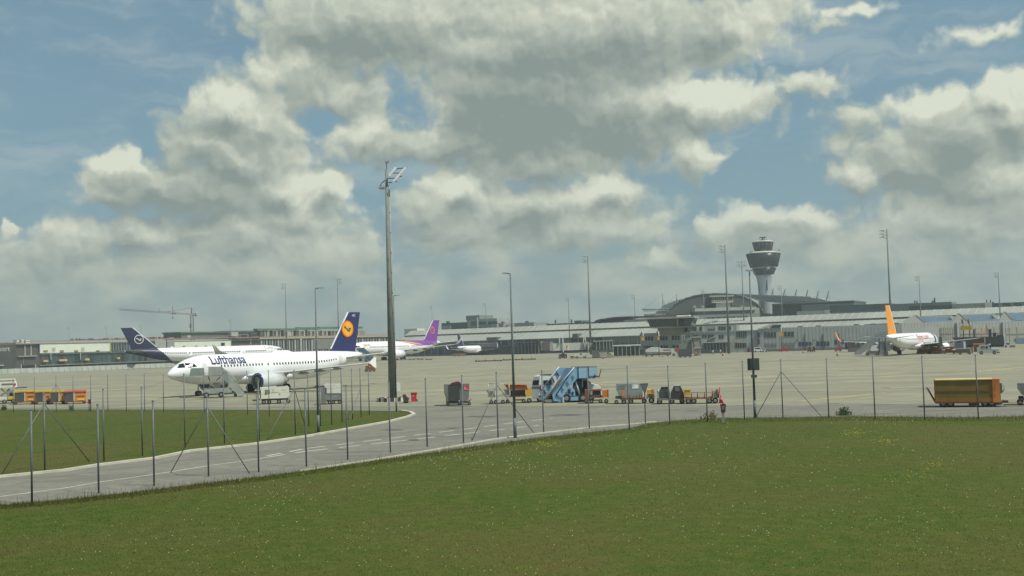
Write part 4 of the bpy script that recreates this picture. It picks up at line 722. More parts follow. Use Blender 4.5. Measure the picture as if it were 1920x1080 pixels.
# ------------------------------------------------------------------ aircraft (nose at x = 0, tail towards -x)
BIRD = [(-.78, -.02), (-.45, .06), (-.20, -.08), (-.42, -.34), (-.30, -.36), (.02, -.12), (.20, .02), (.42, .10), (.30, .28), (.50, .20), (.80, .30), (.62, .10), (.85, .06), (.55, -.02), (.30, -.14), (.10, -.34), (-.12, -.52), (-.55, -.60), (-.30, -.44), (-.60, -.40), (-.42, -.24), (-.62, -.16)]
BIRD = [(x, z + .12) for x, z in BIRD]
def aircraft(name, label, pn, pt, Lm, rad, fin_h, span, col, liv, side, group='airliners parked on the apron', ng=5.07, winglet='fence', nwin=0, erad=1.2):
    s = Lm / 37.57; f = rad / 2.03; pn = Vector((pn.x, pn.y, 0)); d = (pn - Vector((pt.x, pt.y, 0))).normalized(); yaw = math.atan2(d.y, d.x)
    loc = pn + d * (ng * s); t = thing(name, label, 'airliner', loc, yaw, group)
    zc = (1.68 * f * .95 + rad)
    SEC = [(0, .06, .06, -.55), (-.15, .3, .3, -.53), (-.5, .58, .56, -.48), (-1, .86, .84, -.40), (-2, 1.28, 1.26, -.25), (-3.2, 1.64, 1.66, -.12), (-4.6, 1.86, 1.92, -.05), (-6.2, 1.975, 2.06, 0), (-12, 1.975, 2.07, 0), (-18, 1.975, 2.07, 0), (-25, 1.975, 2.07, 0), (-28, 1.86, 1.9, .16), (-31, 1.45, 1.5, .5), (-34, .92, .98, .92), (-36.4, .48, .5, 1.25), (-37.4, .24, .26, 1.32)]
    SEC = [(x * s, a * f, b * f, zc + z * f) for x, a, b, z in SEC]
    def surf(x, th, off=0.0):
        x = max(min(x, 0), SEC[-1][0])
        for A, B in zip(SEC, SEC[1:]):
            if B[0] <= x <= A[0]:
                u = (A[0] - x) / (A[0] - B[0]); a, b, z = [A[i] + (B[i] - A[i]) * u for i in (1, 2, 3)]; break
        return Vector((x, side * (a + off) * math.cos(th), z + (b + off) * math.sin(th)))
    body = MB().rings(SEC, 36).build('fuselage', hull, t)
    def patch(part, mat, fn, nu, nv, par=body, off=.02):      # fn(u, v) -> x, angle
        b = MB(); g = [[b.b.verts.new(surf(*fn(i / nu, j / nv), off)) for j in range(nv + 1)] for i in range(nu + 1)]
        h = [[b.b.verts.new(surf(*fn(i / nu, j / nv), -.05)) for j in range(nv + 1)] for i in range(nu + 1)]
        for i in range(nu):
            for j in range(nv):
                q = b.b.faces.new((g[i][j], g[i + 1][j], g[i + 1][j + 1], g[i][j + 1])); q.smooth = True
        return b.build(part, mat, par)
    D = math.radians
    def rect(x0, x1, a0, a1): return lambda u, v: (x0 + (x1 - x0) * u, D(a0) + D(a1 - a0) * v)
    # cockpit panes
    def onz(c):
        def fn(u, v):
            a = [c[0][i] + (c[1][i] - c[0][i]) * u for i in (0, 1)]; b = [c[3][i] + (c[2][i] - c[3][i]) * u for i in (0, 1)]
            x, z = [(a[i] + (b[i] - a[i]) * v) for i in (0, 1)]; x *= s
            for A, B in zip(SEC, SEC[1:]):
                if B[0] <= x <= A[0]:
                    q = (A[0] - x) / (A[0] - B[0]); hb = A[2] + (B[2] - A[2]) * q; zz = A[3] + (B[3] - A[3]) * q; break
            return x, math.asin(max(-1, min(1, (zc + z * f - zz) / hb)))
        return fn
    for c in ([(-1.15, .36), (-2.05, .38), (-2.2, .98), (-1.75, .86)], [(-2.15, .38), (-2.9, .40), (-2.9, .96), (-2.3, .98)], [(-3.0, .42), (-3.65, .48), (-3.35, .90), (-3.0, .94)]):
        patch('cockpit_window', glass, onz(c), 4, 4)
    # cabin windows
    wa = D(12); n = nwin; x0, x1 = liv.get('win', (-7.3, -30.6)); skips = liv.get('gap', ())
    for i in range(n):
        if i in skips: continue
        x = (x0 + (x1 - x0) * i / (n - 1)) * s; w = .11 * (s if s > 1.3 else 1); h = D(5.2)
        patch('cabin_window', glass, rect(x - w, x + w, 12 - 4.5, 12 + 4.5), 1, 2)
    for x in (-4.9, -31.4):
        patch('door', M('door_white', (.70, .71, .72), .4), rect(x * s - .42, x * s + .42, -22, 33), 1, 6, off=.025)
    # wings
    z0 = zc - 1.15 * f; tipy = span / 2; dih = math.tan(D(5.2))
    for sg in (1, -1):
        w = MB(); secs = []
        for fy, le, ch, th in ((.0, -11.2, 7.2, .9), (.11, -12.4, 6.1, .75), (.36, -15.6, 3.9, .42), (.7, -18.4, 2.6, .26), (1, -21.1, 1.5, .14)):
            y = tipy * fy; secs.append((le * s, ch * s, sg * y, z0 + max(0, y - 2 * s) * dih, th * s))
        w.foil(secs); wing = w.build('wing', M('wing_grey', (.58, .60, .61), .35, var=.05), t)
        ty, tz = sg * tipy, secs[-1][3]; lx = secs[-1][0]; c = secs[-1][1]
        if winglet == 'fence':
            MB().poly3([(lx - .1, ty, tz), (lx - c * .75, ty, tz + .75 * s), (lx - c * 1.02, ty, tz + .75 * s), (lx - c, ty, tz), (lx - c * 1.05, ty, tz - .7 * s), (lx - c * .8, ty, tz - .7 * s)], (0, .06, 0)).build('wingtip_fence', hull, wing)
        else:
            MB().foil([(lx, c, ty, tz, .14 * s), (lx - .5 * s, c * .8, ty + sg * .35 * s, tz + .35 * s, .1 * s), (lx - 1.6 * s, c * .45, ty + sg * .95 * s, tz + (2.5 if s < 1.3 else 1.5) * s, .06 * s)]).build('winglet', liv.get('winglet', hull), wing)
        for fy in (.38, .55, .72):        # flap track fairings
            y = tipy * fy; k_ = (fy - .36) / .34 if fy < .7 else 1; xx = -15.6 * s - 3.4 * s - (fy - .36) * 2.0 * s
            MB().lathe([(.02, 1.5 * s), (.20 * s, .9 * s), (.22 * s, 0), (.03, -1.1 * s)], 10, 'x', (xx, sg * y, z0 + (y - 2 * s) * dih - .28 * s)).build('flap_fairing', M('fairing_grey', (.42, .43, .43), .5), wing)
        # engine
        er = erad; ey = sg * 5.75 * s if liv.get('ey') is None else sg * liv['ey']; ez = er + .55 * s ** .5; ex = -10.6 * s; el = 4.6 * s * (er / 1.2 / s) ** .6 if s > 1.2 else 4.5 * s
        en = MB().lathe([(er * .88, 0), (er * .98, -.12 * er), (er * 1.0, -.5 * er), (er * .98, -el * .5), (er * .80, -el * .92), (er * .78, -el * .92)], 28, 'x', (ex, ey, ez)).build('engine', liv.get('nac', hull), t)
        MB().lathe([(er * .86, -.02), (er * .90, .06), (er * .97, .02), (er * .985, -.14 * er)], 28, 'x', (ex + .01, ey, ez), cap=False).build('intake_lip', liv.get('lip', alu), en)
        MB().lathe([(er * .80, .015), (er * .3, .02), (.02, .3 * er)], 24, 'x', (ex, ey, ez)).build('fan', dgrey, en)
        MB().lathe([(er * .62, -el * .9), (er * .5, -el * 1.12), (er * .1, -el * 1.3)], 20, 'x', (ex, ey, ez)).build('exhaust', grey, en)
        zt = z0 + (abs(ey) - 2 * s) * dih
        MB().poly3([(ex - el * .25, ey - .12, ez + er * .9), (ex - el * 1.15, ey - .12, zt + .05), (ex - el * 1.35, ey - .12, zt - .1), (ex - el * 1.1, ey - .12, ez + er * .3), (ex - el * .8, ey - .12, ez + er * .6)], (0, .24, 0)).build('pylon', M('fairing_grey'), en)
        # main gear
        gy = sg * 3.8 * s * (.85 if s > 1.3 else 1); gx = -17.7 * s; wr = .58 * f ** .5
        MB().tube((gx, gy, wr), (gx, gy, z0 + .2), .14 * f, .18 * f).build('landing_gear', grey, t)
        g_ = MB()
        for ax in ((0,) if s < 1.3 else (-.75, .75)):
            for yy in (-.28 * f, .28 * f): g_.lathe([(wr * .85, -.16), (wr, -.12), (wr, .12), (wr * .85, .16)], 16, 'y', (gx + ax, gy + yy, wr))
        g_.build('wheels', black, t)
        # stabiliser
        zs = zc + .85 * f; sp_ = 6.2 * s * (.92 if s > 1.3 else 1)
        MB().foil([(-32.3 * s, 3.6 * s, sg * .3, zs, .36 * s), (-35.6 * s, 1.35 * s, sg * sp_, zs + sp_ * .10, .12 * s)]).build('stabiliser', liv.get('stab', hull), t)
    # belly fairing
    MB().rings([(-10.2 * s, .3, .2, zc - 1.6 * f), (-12 * s, 1.7 * f, .8 * f, zc - 1.45 * f), (-15 * s, 2.1 * f, 1.05 * f, zc - 1.4 * f), (-18.5 * s, 2.1 * f, 1.05 * f, zc - 1.4 * f), (-21 * s, 1.6 * f, .8 * f, zc - 1.35 * f), (-23 * s, .3, .2, zc - 1.7 * f)], 20).build('belly_fairing', hull, t)
    # nose gear
    MB().tube((-5.07 * s, 0, .38), (-5.07 * s, 0, zc - 1.6 * f), .09 * f).build('nose_gear', lgrey, t)
    g_ = MB()
    for yy in (-.22, .22): g_.lathe([(.32 * f, -.1), (.38 * f, -.07), (.38 * f, .07), (.32 * f, .1)], 14, 'y', (-5.07 * s, yy * f, .38 * f))
    g_.build('nose_wheels', black, t)
    # fin
    zb = zc + 1.62 * f; hz = fin_h
    P = lambda x, z: (x * s, -.0, z)
    fin = MB()
    R_ = [(-29.0, -36.0, zb - .35, .36), (-30.7, -36.15, zb + .25 * (hz - zb) * .5, .30), (-34.6, -37.3, hz, .12)]
    sw = liv.get('sweep', 0); R_[2] = (-34.6 - sw, -37.3 - sw * .85, hz, .12)
    fin.b.faces.ensure_lookup_table()
    ring = []
    for le, te, z, th in R_:
        le *= s; te *= s; th *= s; ch = le - te
        ring.append([fin.b.verts.new((le - a * ch, w_ * th / 2, z)) for a, w_ in ((0, 0), (.06, .6), (.3, 1), (.7, .7), (1, .06), (1, -.06), (.7, -.7), (.3, -1), (.06, -.6))])
    for A, B in zip(ring, ring[1:]):
        for i in range(9): fin.b.faces.new((A[i], A[(i + 1) % 9], B[(i + 1) % 9], B[i]))
    fin.b.faces.new(ring[0]); fin.b.faces.new(ring[-1])
    fo = fin.build('tail_fin', col, t)
    # bright leading edge of the fin
    MB().poly3([(-30.5 * s, -.03, R_[1][2] - .1), ((-34.42 - sw) * s, -.03, hz + .03), ((-35.0 - sw) * s, -.03, hz + .03), (-31.05 * s, -.03, R_[1][2] - .1)], (0, .06, 0)).build('leading_edge', hull, fo)
    ec = liv.get('emblem')
    if ec:
        cx, cz, er_, ring_m, disc_m, bird_m = ec; cx *= s; yv = side * .19 * s
        def disc(part, r, mat, o1, par):
            return MB().lathe([(r, side * o1), (r, side * (o1 + .02))], 32, 'y', (cx, yv, cz)).build(part, mat, par)
        a = disc('tail_emblem', er_, ring_m, 0, fo); disc('emblem_field', er_ * .86, disc_m, .024, a)
        if bird_m:
            sx = liv.get('flip', 1)
            MB().poly3([(cx + sx * q[0] * er_ * .78, yv + side * .05, cz + q[1] * er_ * .78) for q in BIRD], (0, side * .02, 0)).build('bird_mark', bird_m, a)
    return t, body, surf, patch, fo, s, f, zc
# nearest airliner
lip_blue = M('lip_blue', (.03, .03, .16), .3)
pn = GK(372, 13.6); pt = GK(650, 11.9)
t, body, surf, patch, fo, s, f, zc = aircraft('airliner', 'nearest white airliner with Lufthansa lettering, nose to the left, boarding stairs at its side', pn, pt, 37.57, 2.03, 11.7, 34.1, navy,
    dict(win=(-7.6, -30.2), gap=(14, 16), emblem=(-34.2, 9.05, 1.32, M('emblem_ring', (.75, .16, .03), .4), M('emblem_yellow', (.85, .42, .03), .4), navy), flip=1, lip=lip_blue, nac=M('nacelle_grey', (.55, .58, .58), .35, var=.04)), 1, nwin=41)
W_ = 4.0
put_text('airline_lettering', 'Lufthansa', 1.75, lambda x, y: surf(-5.9 - x * .93, math.radians(20) + y * 1.2 / 2.07, .035), M('lettering_blue', (.03, .035, .14), .4), body, bold=.03)
put_text('registration', 'AIPZ', .55, lambda x, y: Vector((-35.3 - x * .7, .16, 11.0 + y)), white, fo)
for x in (-3.6, -12.4): MB().poly3([(x, -.03, zc + 2.03), (x - .35, -.03, zc + 2.45), (x - .55, -.03, zc + 2.45), (x - .5, -.03, zc + 2.03)], (0, .06, 0)).build('antenna', hull, t)
MB().rings([(-18.5, .05, .03, zc + 2.05), (-19.2, .5, .28, zc + 2.05), (-21.5, .55, .3, zc + 2.05), (-22.6, .05, .03, zc + 2.05)], 12).build('antenna_dome', hull, t)
# long airliner behind, nose to the right
t2 = aircraft('airliner', 'long white airliner with a dark navy tail cone, parked nose right behind the nearest airliner', GK(505, 4.245), GK(251, 4.5), 72, 3.02, 17.2, 64, navy2,
    dict(win=(-6.5, -31.0), gap=(12, 13, 28, 29, 44), emblem=(-34.4, 12.3, 1.9, white, navy2, white), flip=-1, stab=M('stab_grey', (.30, .31, .33), .4), winglet=hull, sweep=1.1), -1, winglet='blend', nwin=62, erad=1.9)
_, b2, surf2, patch2, fo2, s2, f2, zc2 = t2
D_ = math.radians
patch2('tail_livery', navy2, lambda u, v: (s2 * (-27.3 - 3.4 * (.5 + .5 * math.sin(D_(-75 + 170 * v))) + (-10.0 + 3.4 * (.5 + .5 * math.sin(D_(-75 + 170 * v)))) * u), D_(-85 + 180 * v)), 14, 18, off=.035)
put_text('airline_lettering', 'Lufthansa', 2.1, lambda x, y: surf2(-12.6 + x * 1.02, D_(27) + y / 3.0, .05), M('lettering_pale', (.20, .21, .30), .4), b2)
# purple tailed airliner
t3 = aircraft('airliner', 'white airliner with a purple tail and gold stripe, nose left behind the tall floodlight mast', GK(676, 4.24), GK(818, 3.91), 66, 3.08, 18.2, 62, purple,
    dict(win=(-7, -30), gap=(14, 15, 30, 31), emblem=(-34.0, 13.4, 1.7, gold, magenta, None), winglet=hull), 1, winglet='blend', nwin=46, erad=2.0)
_, b3, surf3, patch3, fo3, s3, f3, zc3 = t3
patch3('purple_livery', purple, lambda u, v: (s3 * (-17.0 - 18.6 * u), D_(90 - (3 + 88 * min(1, u * 1.35)) * v)), 22, 8, off=.035)
patch3('gold_stripe', gold, lambda u, v: (s3 * (-18.0 - 11 * u), D_(84 - 66 * u - (16 * math.sin(math.pi * min(1, u * 1.1 + .05)) + 1) * v)), 22, 3, off=.055)
patch3('magenta_stripe', magenta, lambda u, v: (s3 * (-19 - 10 * u), D_(66 - 58 * u - (9 * math.sin(math.pi * u) + 1) * v)), 22, 3, off=.05)
put_text('airline_lettering', 'THAI', 1.7, lambda x, y: surf3(-8.2 - x * 1.2, D_(22) + y / 3.0, .05), M('lettering_purple', (.35, .25, .42), .4), b3)
patch3('nose_mark', gold, lambda u, v: (s3 * (-5.2 - .9 * u), D_(22 + 14 * v)), 2, 3, off=.05)
# orange tailed airliner, seen from behind
t4 = aircraft('airliner', 'white airliner with an orange tail fin seen from behind, stairs at its rear door', GK(1744, 7.0), GK(1650, 7.75), 38.4, 1.98, 12.6, 35.8, tailor,
    dict(win=(-7.6, -30.2), gap=(14, 16), winglet=M('winglet_orange', (.80, .26, .08), .4), lip=lip_blue), -1, winglet='blend', nwin=38, erad=1.15)
_, b4, surf4, patch4, fo4, s4, f4, zc4 = t4
put_text('airline_lettering', 'flypgs.com', 2.3, lambda x, y: surf4(-20.5 + x * .95, D_(8) + y / 2.0, .04), M('lettering_red', (.62, .13, .10), .4), b4, bold=.0)
patch4('dark_band', navy, lambda u, v: (s4 * (-5.6 - 1.2 * u), D_(-75 + 165 * v)), 3, 16, off=.03)
# small airliner far off at the gate
t5 = aircraft('airliner', 'small distant pale airliner with a dark blue tail, parked nose right at the far terminal', GK(916, 3.36), GK(853, 3.5), 33.8, 1.9, 11.6, 33, navy,
    dict(nac=M('pale_blue_nacelle', (.12, .18, .35), .4)), -1, nwin=14, winglet='blend')
# ------------------------------------------------------------------ floodlight masts and lamps
def mast(label, bx, base_k, top_py, hd, rb, rt, group='tall floodlight masts', par_y=None):
    t = T('floodlight_mast', label, 'mast', bx, 0, group, k=base_k)
    # height from the picture: follow the vertical through the base
    x, z = 0, 0
    zt = None
    for i in range(2000):
        z = i * .05; p = t.loc + Vector((0, 0, z)) - CP; py = 540 - F * p.dot(UP) / p.dot(_f)
        if py <= top_py: zt = z; break
    MB().tube((0, 0, 0), (0, 0, zt), rb, rt, 14).build('pole', M('mast_grey', (.15, .157, .145), .75, .0, var=.12, scale=.6, spec=.2) if base_k > 10 else M('far_mast_grey', (.17, .18, .165), .7), t.o)
    return t, zt
def head_small(t, zt, sc_, flip=1):
    m = M('mast_grey')
    b = MB()
    for i, (dx, dz) in enumerate(((-.9, -.1), (-.9, -1.0), (-.9, -1.9))):
        b.tube((0, 0, zt + (dz - .5) * sc_), (flip * -1.6 * sc_, 0, zt + dz * sc_), .06 * sc_, .05 * sc_, 6)
    b.tube((flip * -1.5 * sc_, -1.6 * sc_, zt - 0 * sc_), (flip * -.6 * sc_, 1.6 * sc_, zt - 0 * sc_), .07 * sc_, .07 * sc_, 6)
    b.tube((flip * -1.5 * sc_, -1.6 * sc_, zt - 1.6 * sc_), (flip * -.6 * sc_, 1.6 * sc_, zt - 1.6 * sc_), .07 * sc_, .07 * sc_, 6)
    b.build('lamp_bracket', m, t.o)
    for i in range(3):
        for j in range(2):
            x = flip * (-1.9 + j * .75) * sc_; z = zt - i * .95 * sc_
            MB().box(x - .28 * sc_, x + .28 * sc_, -.3 * sc_, .3 * sc_, z - .09 * sc_, z + .10 * sc_).build('floodlight', M('lamp_housing', (.45, .46, .43), .5), t.o)
FARM = [('thin mast with a forked head left of the first street lamp, behind the long airliner', 538, 4.5, 531, .22, .9, 1), ('thin forked floodlight mast just right of the left street lamp, above the navy tail fin', 636, 4.5, 522, .22, .9, -1),
 ('very thin distant mast behind the building site, above the middle of the long airliner', 434, 3.2, 598, .16, .7, 1), ('thin distant mast between the purple tail fin and the tall mast', 812, 2.8, 573, .2, .9, 1),
 ('thin mast above the small distant airliner and the office block', 913, 3.1, 568, .22, .9, 1), ('slim mast left of the tall centre mast, behind the white jet bridge', 1069, 3.6, 557, .24, .9, 1),
 ('tall pale mast in the picture centre, its foot beside the white jet bridge', 1108, 4.3, 479, .38, 1.3, 1), ('thin mast left of the glass apron control pod', 1193, 3.6, 552, .22, .9, 1),
 ('thin mast in front of the arched terminal hall', 1323, 3.6, 543, .2, .8, 1), ('tall pale mast just left of the twin-headed lamp, foot in front of the gate building', 1367, 5.3, 459, .34, 1.1, 1),
 ('mast with a double row of lamps between the tall pale mast and the control tower', 1397, 3.9, 489, .33, 1.2, 1), ('thin mast just right of the control tower', 1469, 3.5, 535, .22, 1.0, 1),
 ('tall grey mast rising behind the orange tail fin', 1673, 5.6, 430, .32, 1.15, 1), ('thin mast above the gabled hangars, right of the orange tail fin', 1729, 4.6, 517, .22, .8, 1),
 ('rightmost thin mast above the hangar roofs', 1878, 4.6, 510, .25, .85, 1), ('faint distant mast above the left end of the pier roof', 130, 2.5, 612, .15, .9, 1),
 ('faint distant mast immediately left of the dark navy tail', 201, 2.5, 611, .15, .9, 1), ('faint distant mast immediately right of the dark navy tail top', 266, 2.6, 608, .16, .9, 1)]
for lb, px, k, ty, r, sc_, fl in FARM:
    t, zt = mast(lb, px, k, ty, 0, r * 1.25, r * .6); head_small(t, zt - .4, sc_, fl)
    if '1397' and px == 1397: head_small(t, zt - .4, sc_, -1)
# the large mast
t, zt = mast('large tapered floodlight mast with two slanted lamp rows, standing on a striped base ring', 735, 17.0, 318, 0, .37, .14)
big = t; k = t.k
t.tube('service_duct', M('duct_grey', (.30, .32, .31), .7), (727.3, 345), (741.3, 748), .075, .1)
t.box('top_spike', dkmetal, 722, 723.4, 303, 321, -.05, .05)
for a, b in ((720.5, 722.3), (724.2, 726)): t.box('warning_light', M('warning_light', (.10, .03, .02), .5), a, b, 299, 303.5, -.06, .06)
for i, (x0, y0, x1, y1) in enumerate([(727, 328, 740, 311.5), (736, 338, 758, 311.5)]):
    row = t.tube('lamp_row', galv, (x0, y0), (x1, y1), .07, -.2)
    n = 7 if i == 0 else 10
    for j in range(n):
        u = (j + .5) / n; xx = x0 + (x1 - x0) * u; yy = y0 + (y1 - y0) * u; q = t.L(xx, yy, -.5)
        MB().box(q[0] - .12, q[0] + .12, -.75, -.25, q[1] - .09, q[1] + .09).build('floodlight', M('lamp_glass', (.85, .85, .82), .25), row)
for a, b in (((724, 326), (729, 325.5)), ((725, 332), (741, 331.5)), ((726, 340), (733, 339.7)), ((733, 322), (748, 321.5)), ((738, 314), (757, 311.5)), ((742, 328), (751, 327.8)), ((735, 338), (742, 337.5)), ((720, 341), (725, 340.8))):
    t.tube('cross_bar', dkmetal, a, b, .05, 0)
t.tube('stay', dkmetal, (722, 334), (714, 341), .05); t.tube('stay', dkmetal, (714, 341), (710, 348), .05)
t.box('platform', M('platform_grey', (.40, .42, .36), .5), 709, 719, 347, 350.5, -.6, .6); t.box('platform_rail', galv, 704.5, 722, 348.6, 349.5, -.62, -.56)
t.box('switch_box', M('switch_box_white', (.70, .74, .66), .5), 743.5, 750.5, 717, 733, -.9, -.5)
t.box('conduit', dkmetal, 741.8, 743, 700, 742, -.75, -.7)
for i in range(9): t.box('fitting', dkmetal, 739.6 - i * 1.4, 741 - i * 1.4, 700 - i * 38, 702.5 - i * 38, -.6, -.5)
t.box('aircraft_warning_band', M('red_band', (.5, .1, .08), .5), 741.2, 743.2, 676, 692, -.7, -.6)
ring = thing('barrier_ring', 'low black and white striped barrier ring around the foot of the large mast', 'barrier', t.loc)
RB = 1.55
for i in range(26):
    a = 2 * math.pi * i / 26; M_ = Matrix.Rotation(a, 4, 'Z') @ Matrix.Translation((RB, 0, 0))
    MB().box(-.10, .10, -RB * math.pi / 26, RB * math.pi / 26, 0, .42, M_).build('block', M('barrier_white', (.60, .60, .50), .6) if i % 2 else M('barrier_black', (.06, .05, .03), .6), ring)
# street lamps
def lamp(label, bx, by, topx, topy, r, arms, panel=False):
    t = T('street_lamp', label, 'street lamp', bx, by, 'street lamps by the road'); zt = t.L(topx, topy)[1]
    MB().tube((0, 0, 0), (0, 0, zt * .12), r, r, 12).build('base_sleeve', postm, t.o)
    MB().tube((0, 0, zt * .12), (0, 0, zt), r * .85, r * .45, 12).build('pole', postm, t.o)
    for dx in arms:
        L_ = dx / t.k
        MB().tube((0, 0, zt - .03), (L_ * .5, 0, zt + .02), .03, .03).build('arm', dkmetal, t.o)
        MB().prism([(L_ * .4, zt - .06), (L_, zt - .01), (L_, zt + .05), (L_ * .4, zt + .07)], -.13, .13).build('lamp_head', M('lamp_head_grey', (.42, .43, .42), .4, .3), t.o)
    return t, zt
lamp('left street lamp with a short arm pointing right, behind the curved road kerb', 597, 811, 590, 540, .10, (17,))
lamp('street lamp with an arm pointing left, right of the picture middle at the meadow fence', 966, 821, 954, 512, .11, (-15,))
t, zt = lamp('twin-headed street lamp carrying a square sign panel, right of the trapezoid sign', 1416, 784, 1403.5, 507, .11, (-7, 7))
t.box('sign_panel', M('panel_back', (.085, .095, .085), .6), 1402.5, 1424.5, 672, 694.5, .16, .20); t.box('junction_box', dgrey, 1409, 1420, 703, 708.5, -.16, .12)
lamp('thin lamp directly right of the large mast, foot at the verge tip', 743.5, 772, 735.5, 554, .085, (12,))
# ------------------------------------------------------------------ signs and small things
t = T('yield_sign', 'triangular road sign seen from the back on a dark pole', 'sign', 1210, 794)
t.tube('pole', dkmetal, (1210, 794), (1209, 722), .035); t.prism('sign_face', M('sign_back', (.20, .21, .20), .5, .4), [(1202, 721), (1214.5, 720), (1209, 738)], -.05, -.03)
t.prism('sign_rim', M('rim_dark', (.07, .03, .03), .5), [(1200.5, 719.5), (1216, 718.8), (1209.2, 740.5)], -.028, -.012)
t = T('marker_sign', 'short trapezoid red-edged sign on a thick grey post at the meadow edge', 'sign', 1356, 796)
t.box('post', galv, 1353.7, 1358.3, 774, 796, -.1, .1); p_ = t.prism('sign_face', M('sign_maroon', (.10, .02, .02), .6), [(1350.5, 758), (1361.5, 757.5), (1360, 773.5), (1352.5, 774)], -.14, -.10)
t.prism('sign_centre', M('sign_grey_red', (.22, .16, .15), .6), [(1353, 761), (1359, 760.8), (1358.3, 768), (1353.7, 768.2)], -.155, -.145, par=p_); t.box('cap', maroon, 1354.8, 1357.2, 755.5, 758, -.08, .08); t.box('base_plate', maroon, 1353, 1359, 793.5, 794.5, -.15, .15)
t = T('marker_sign', 'small red marker sign on a thin post beside the orange dollies', 'sign', 168, 771)
t.tube('post', dkmetal, (167, 771), (167, 757), .04); t.prism('sign_face', M('sign_red', (.20, .02, .03), .6), [(164, 749), (170, 748.8), (170, 757), (165.5, 757)], -.1, -.06); t.tube('post', galv, (169.8, 771), (169.8, 757), .05)
def cone(label, px, py, h, group='red traffic cones'):
    t = T('traffic_cone', label, 'traffic cone', px, py, group)
    MB().box(-h * .32, h * .32, -h * .32, h * .32, 0, h * .06).build('base', red, t.o)
    MB().lathe([(h * .24, h * .06), (h * .05, h)], 16).build('cone', red, t.o); MB().lathe([(h * .185, h * .42), (h * .13, h * .66)], 16, cap=False).build('band', M('cone_band', (.5, .25, .22), .6), t.o)
cone('tall red traffic cone at the right end of the front dolly row', 1352, 756, .8)
t = T('waste_bin', 'bright red wheeled bin standing right of the large mast', 'bin', 775.5, 753)
t.prism('body', red, [(771.5, 753), (780.5, 753), (781.3, 738.5), (770.5, 738.8)], 0, .6); t.box('lid', M('lid_red', (.42, .02, .03), .4), 769.8, 782.2, 736.2, 738.6, -.05, .65); t.wheel(781.5, .1, .12, .08)
t.box('label_plate', M('label_red', (.55, .16, .16), .5), 773, 777, 740, 744, -.015, -.002)
t = T('rubber_bin', 'leaning dark brown bin between the striped ring and the red bin', 'bin', 762, 756)
t.prism('body', brown, [(756.5, 755.5), (765, 756), (767, 747), (763, 744), (760, 739.5), (754.5, 740), (755.5, 747)], 0, .6); t.box('foot', black, 757, 766, 753.5, 756, -.03, .3)
# distant small cones
for lb, x, y, h in (('tiny red cone on the apron under the left wingtip of the orange-tailed airliner', 1570, 667, 1.0), ('tiny red cone left of the grey trolley by the gate building', 1506, 662, .9), ('tiny red cone near the foot of the tall pale mast', 1355, 667, 1.1), ('tiny red cone right of the white jet bridge', 1131, 673, 1.1), ('tiny red cone just behind the yellow gantry by the tanker', 1242, 669, .9)):
    cone(lb, x, y, h)
# ------------------------------------------------------------------ tower crane
t = T('tower_crane', 'tower crane with a long rust-coloured jib pointing left over the building site', 'crane', 362, 0, k=2.9)
cr = M('crane_rust', (.12, .045, .035), .7)
def lattice(part, a, b, w, mat, n):
    p = t.L(*a); q = t.L(*b); P = Vector((p[0], 0, p[1])); Q = Vector((q[0], 0, q[1])); d = (Q - P).normalized(); u = Vector((0, 1, 0)); v = d.cross(u); m = MB()
    cs = [u * w / 2 * i + v * w / 2 * j for i in (-1, 1) for j in (-1, 1)]
    for c in cs: m.tube(P + c, Q + c, w * .09, n=5)
    for i in range(n):
        A = P.lerp(Q, i / n); B = P.lerp(Q, (i + 1) / n)
        for c, e_ in ((0, 1), (1, 3), (3, 2), (2, 0)): m.tube(A + cs[c if i % 2 else e_], B + cs[e_ if i % 2 else c], w * .06, n=4)
    return m.build(part, mat, t.o)
lattice('mast', (362, 668), (358.3, 590), 1.9, M('crane_mast', (.06, .022, .035), .7), 18); lattice('jib', (358, 589.3), (229, 581.2), .8, cr, 40); lattice('counter_jib', (359, 589.5), (367, 590), 1.2, cr, 3)
t.tube('apex', cr, (358, 588), (357.3, 577), .28); t.tube('tie_bar', cr, (357.3, 577), (310, 585.8), .08); t.tube('tie_bar', cr, (357.3, 577), (366, 589), .08)
t.box('cab', dgrey, 354.8, 357.6, 607, 615, -1.5, .5); t.tube('hoist_rope', dkmetal, (324, 588), (324.5, 598), .10); t.box('hook_block', black, 323.4, 325.4, 595.5, 597.5, -.3, .3)
t.box('trolley', cr, 322, 330, 587.6, 589.2, -.8, .8); t.tube('signal_post', cr, (324.8, 586), (323.5, 575), .16); t.tube('signal_post', cr, (299.6, 584.5), (299.4, 578.5), .12); t.box('counterweight', dgrey, 364.5, 367.2, 589.5, 593, -.8, .8)
# ------------------------------------------------------------------ ground vehicles and equipment
GD = 'container dollies parked along the apron edge'
hull_w = M('van_white', (.72, .74, .74), .3, var=.04); curtain = M('grey_curtain', (.075, .08, .075), .8, var=.2, scale=2, stretch=(6, 6, .4))
alu_d = M('dull_aluminium', (.27, .29, .27), .5, .3, var=.18, scale=1.5); rustf = M('rusty_frame', (.20, .085, .04), .7, var=.25, scale=3)
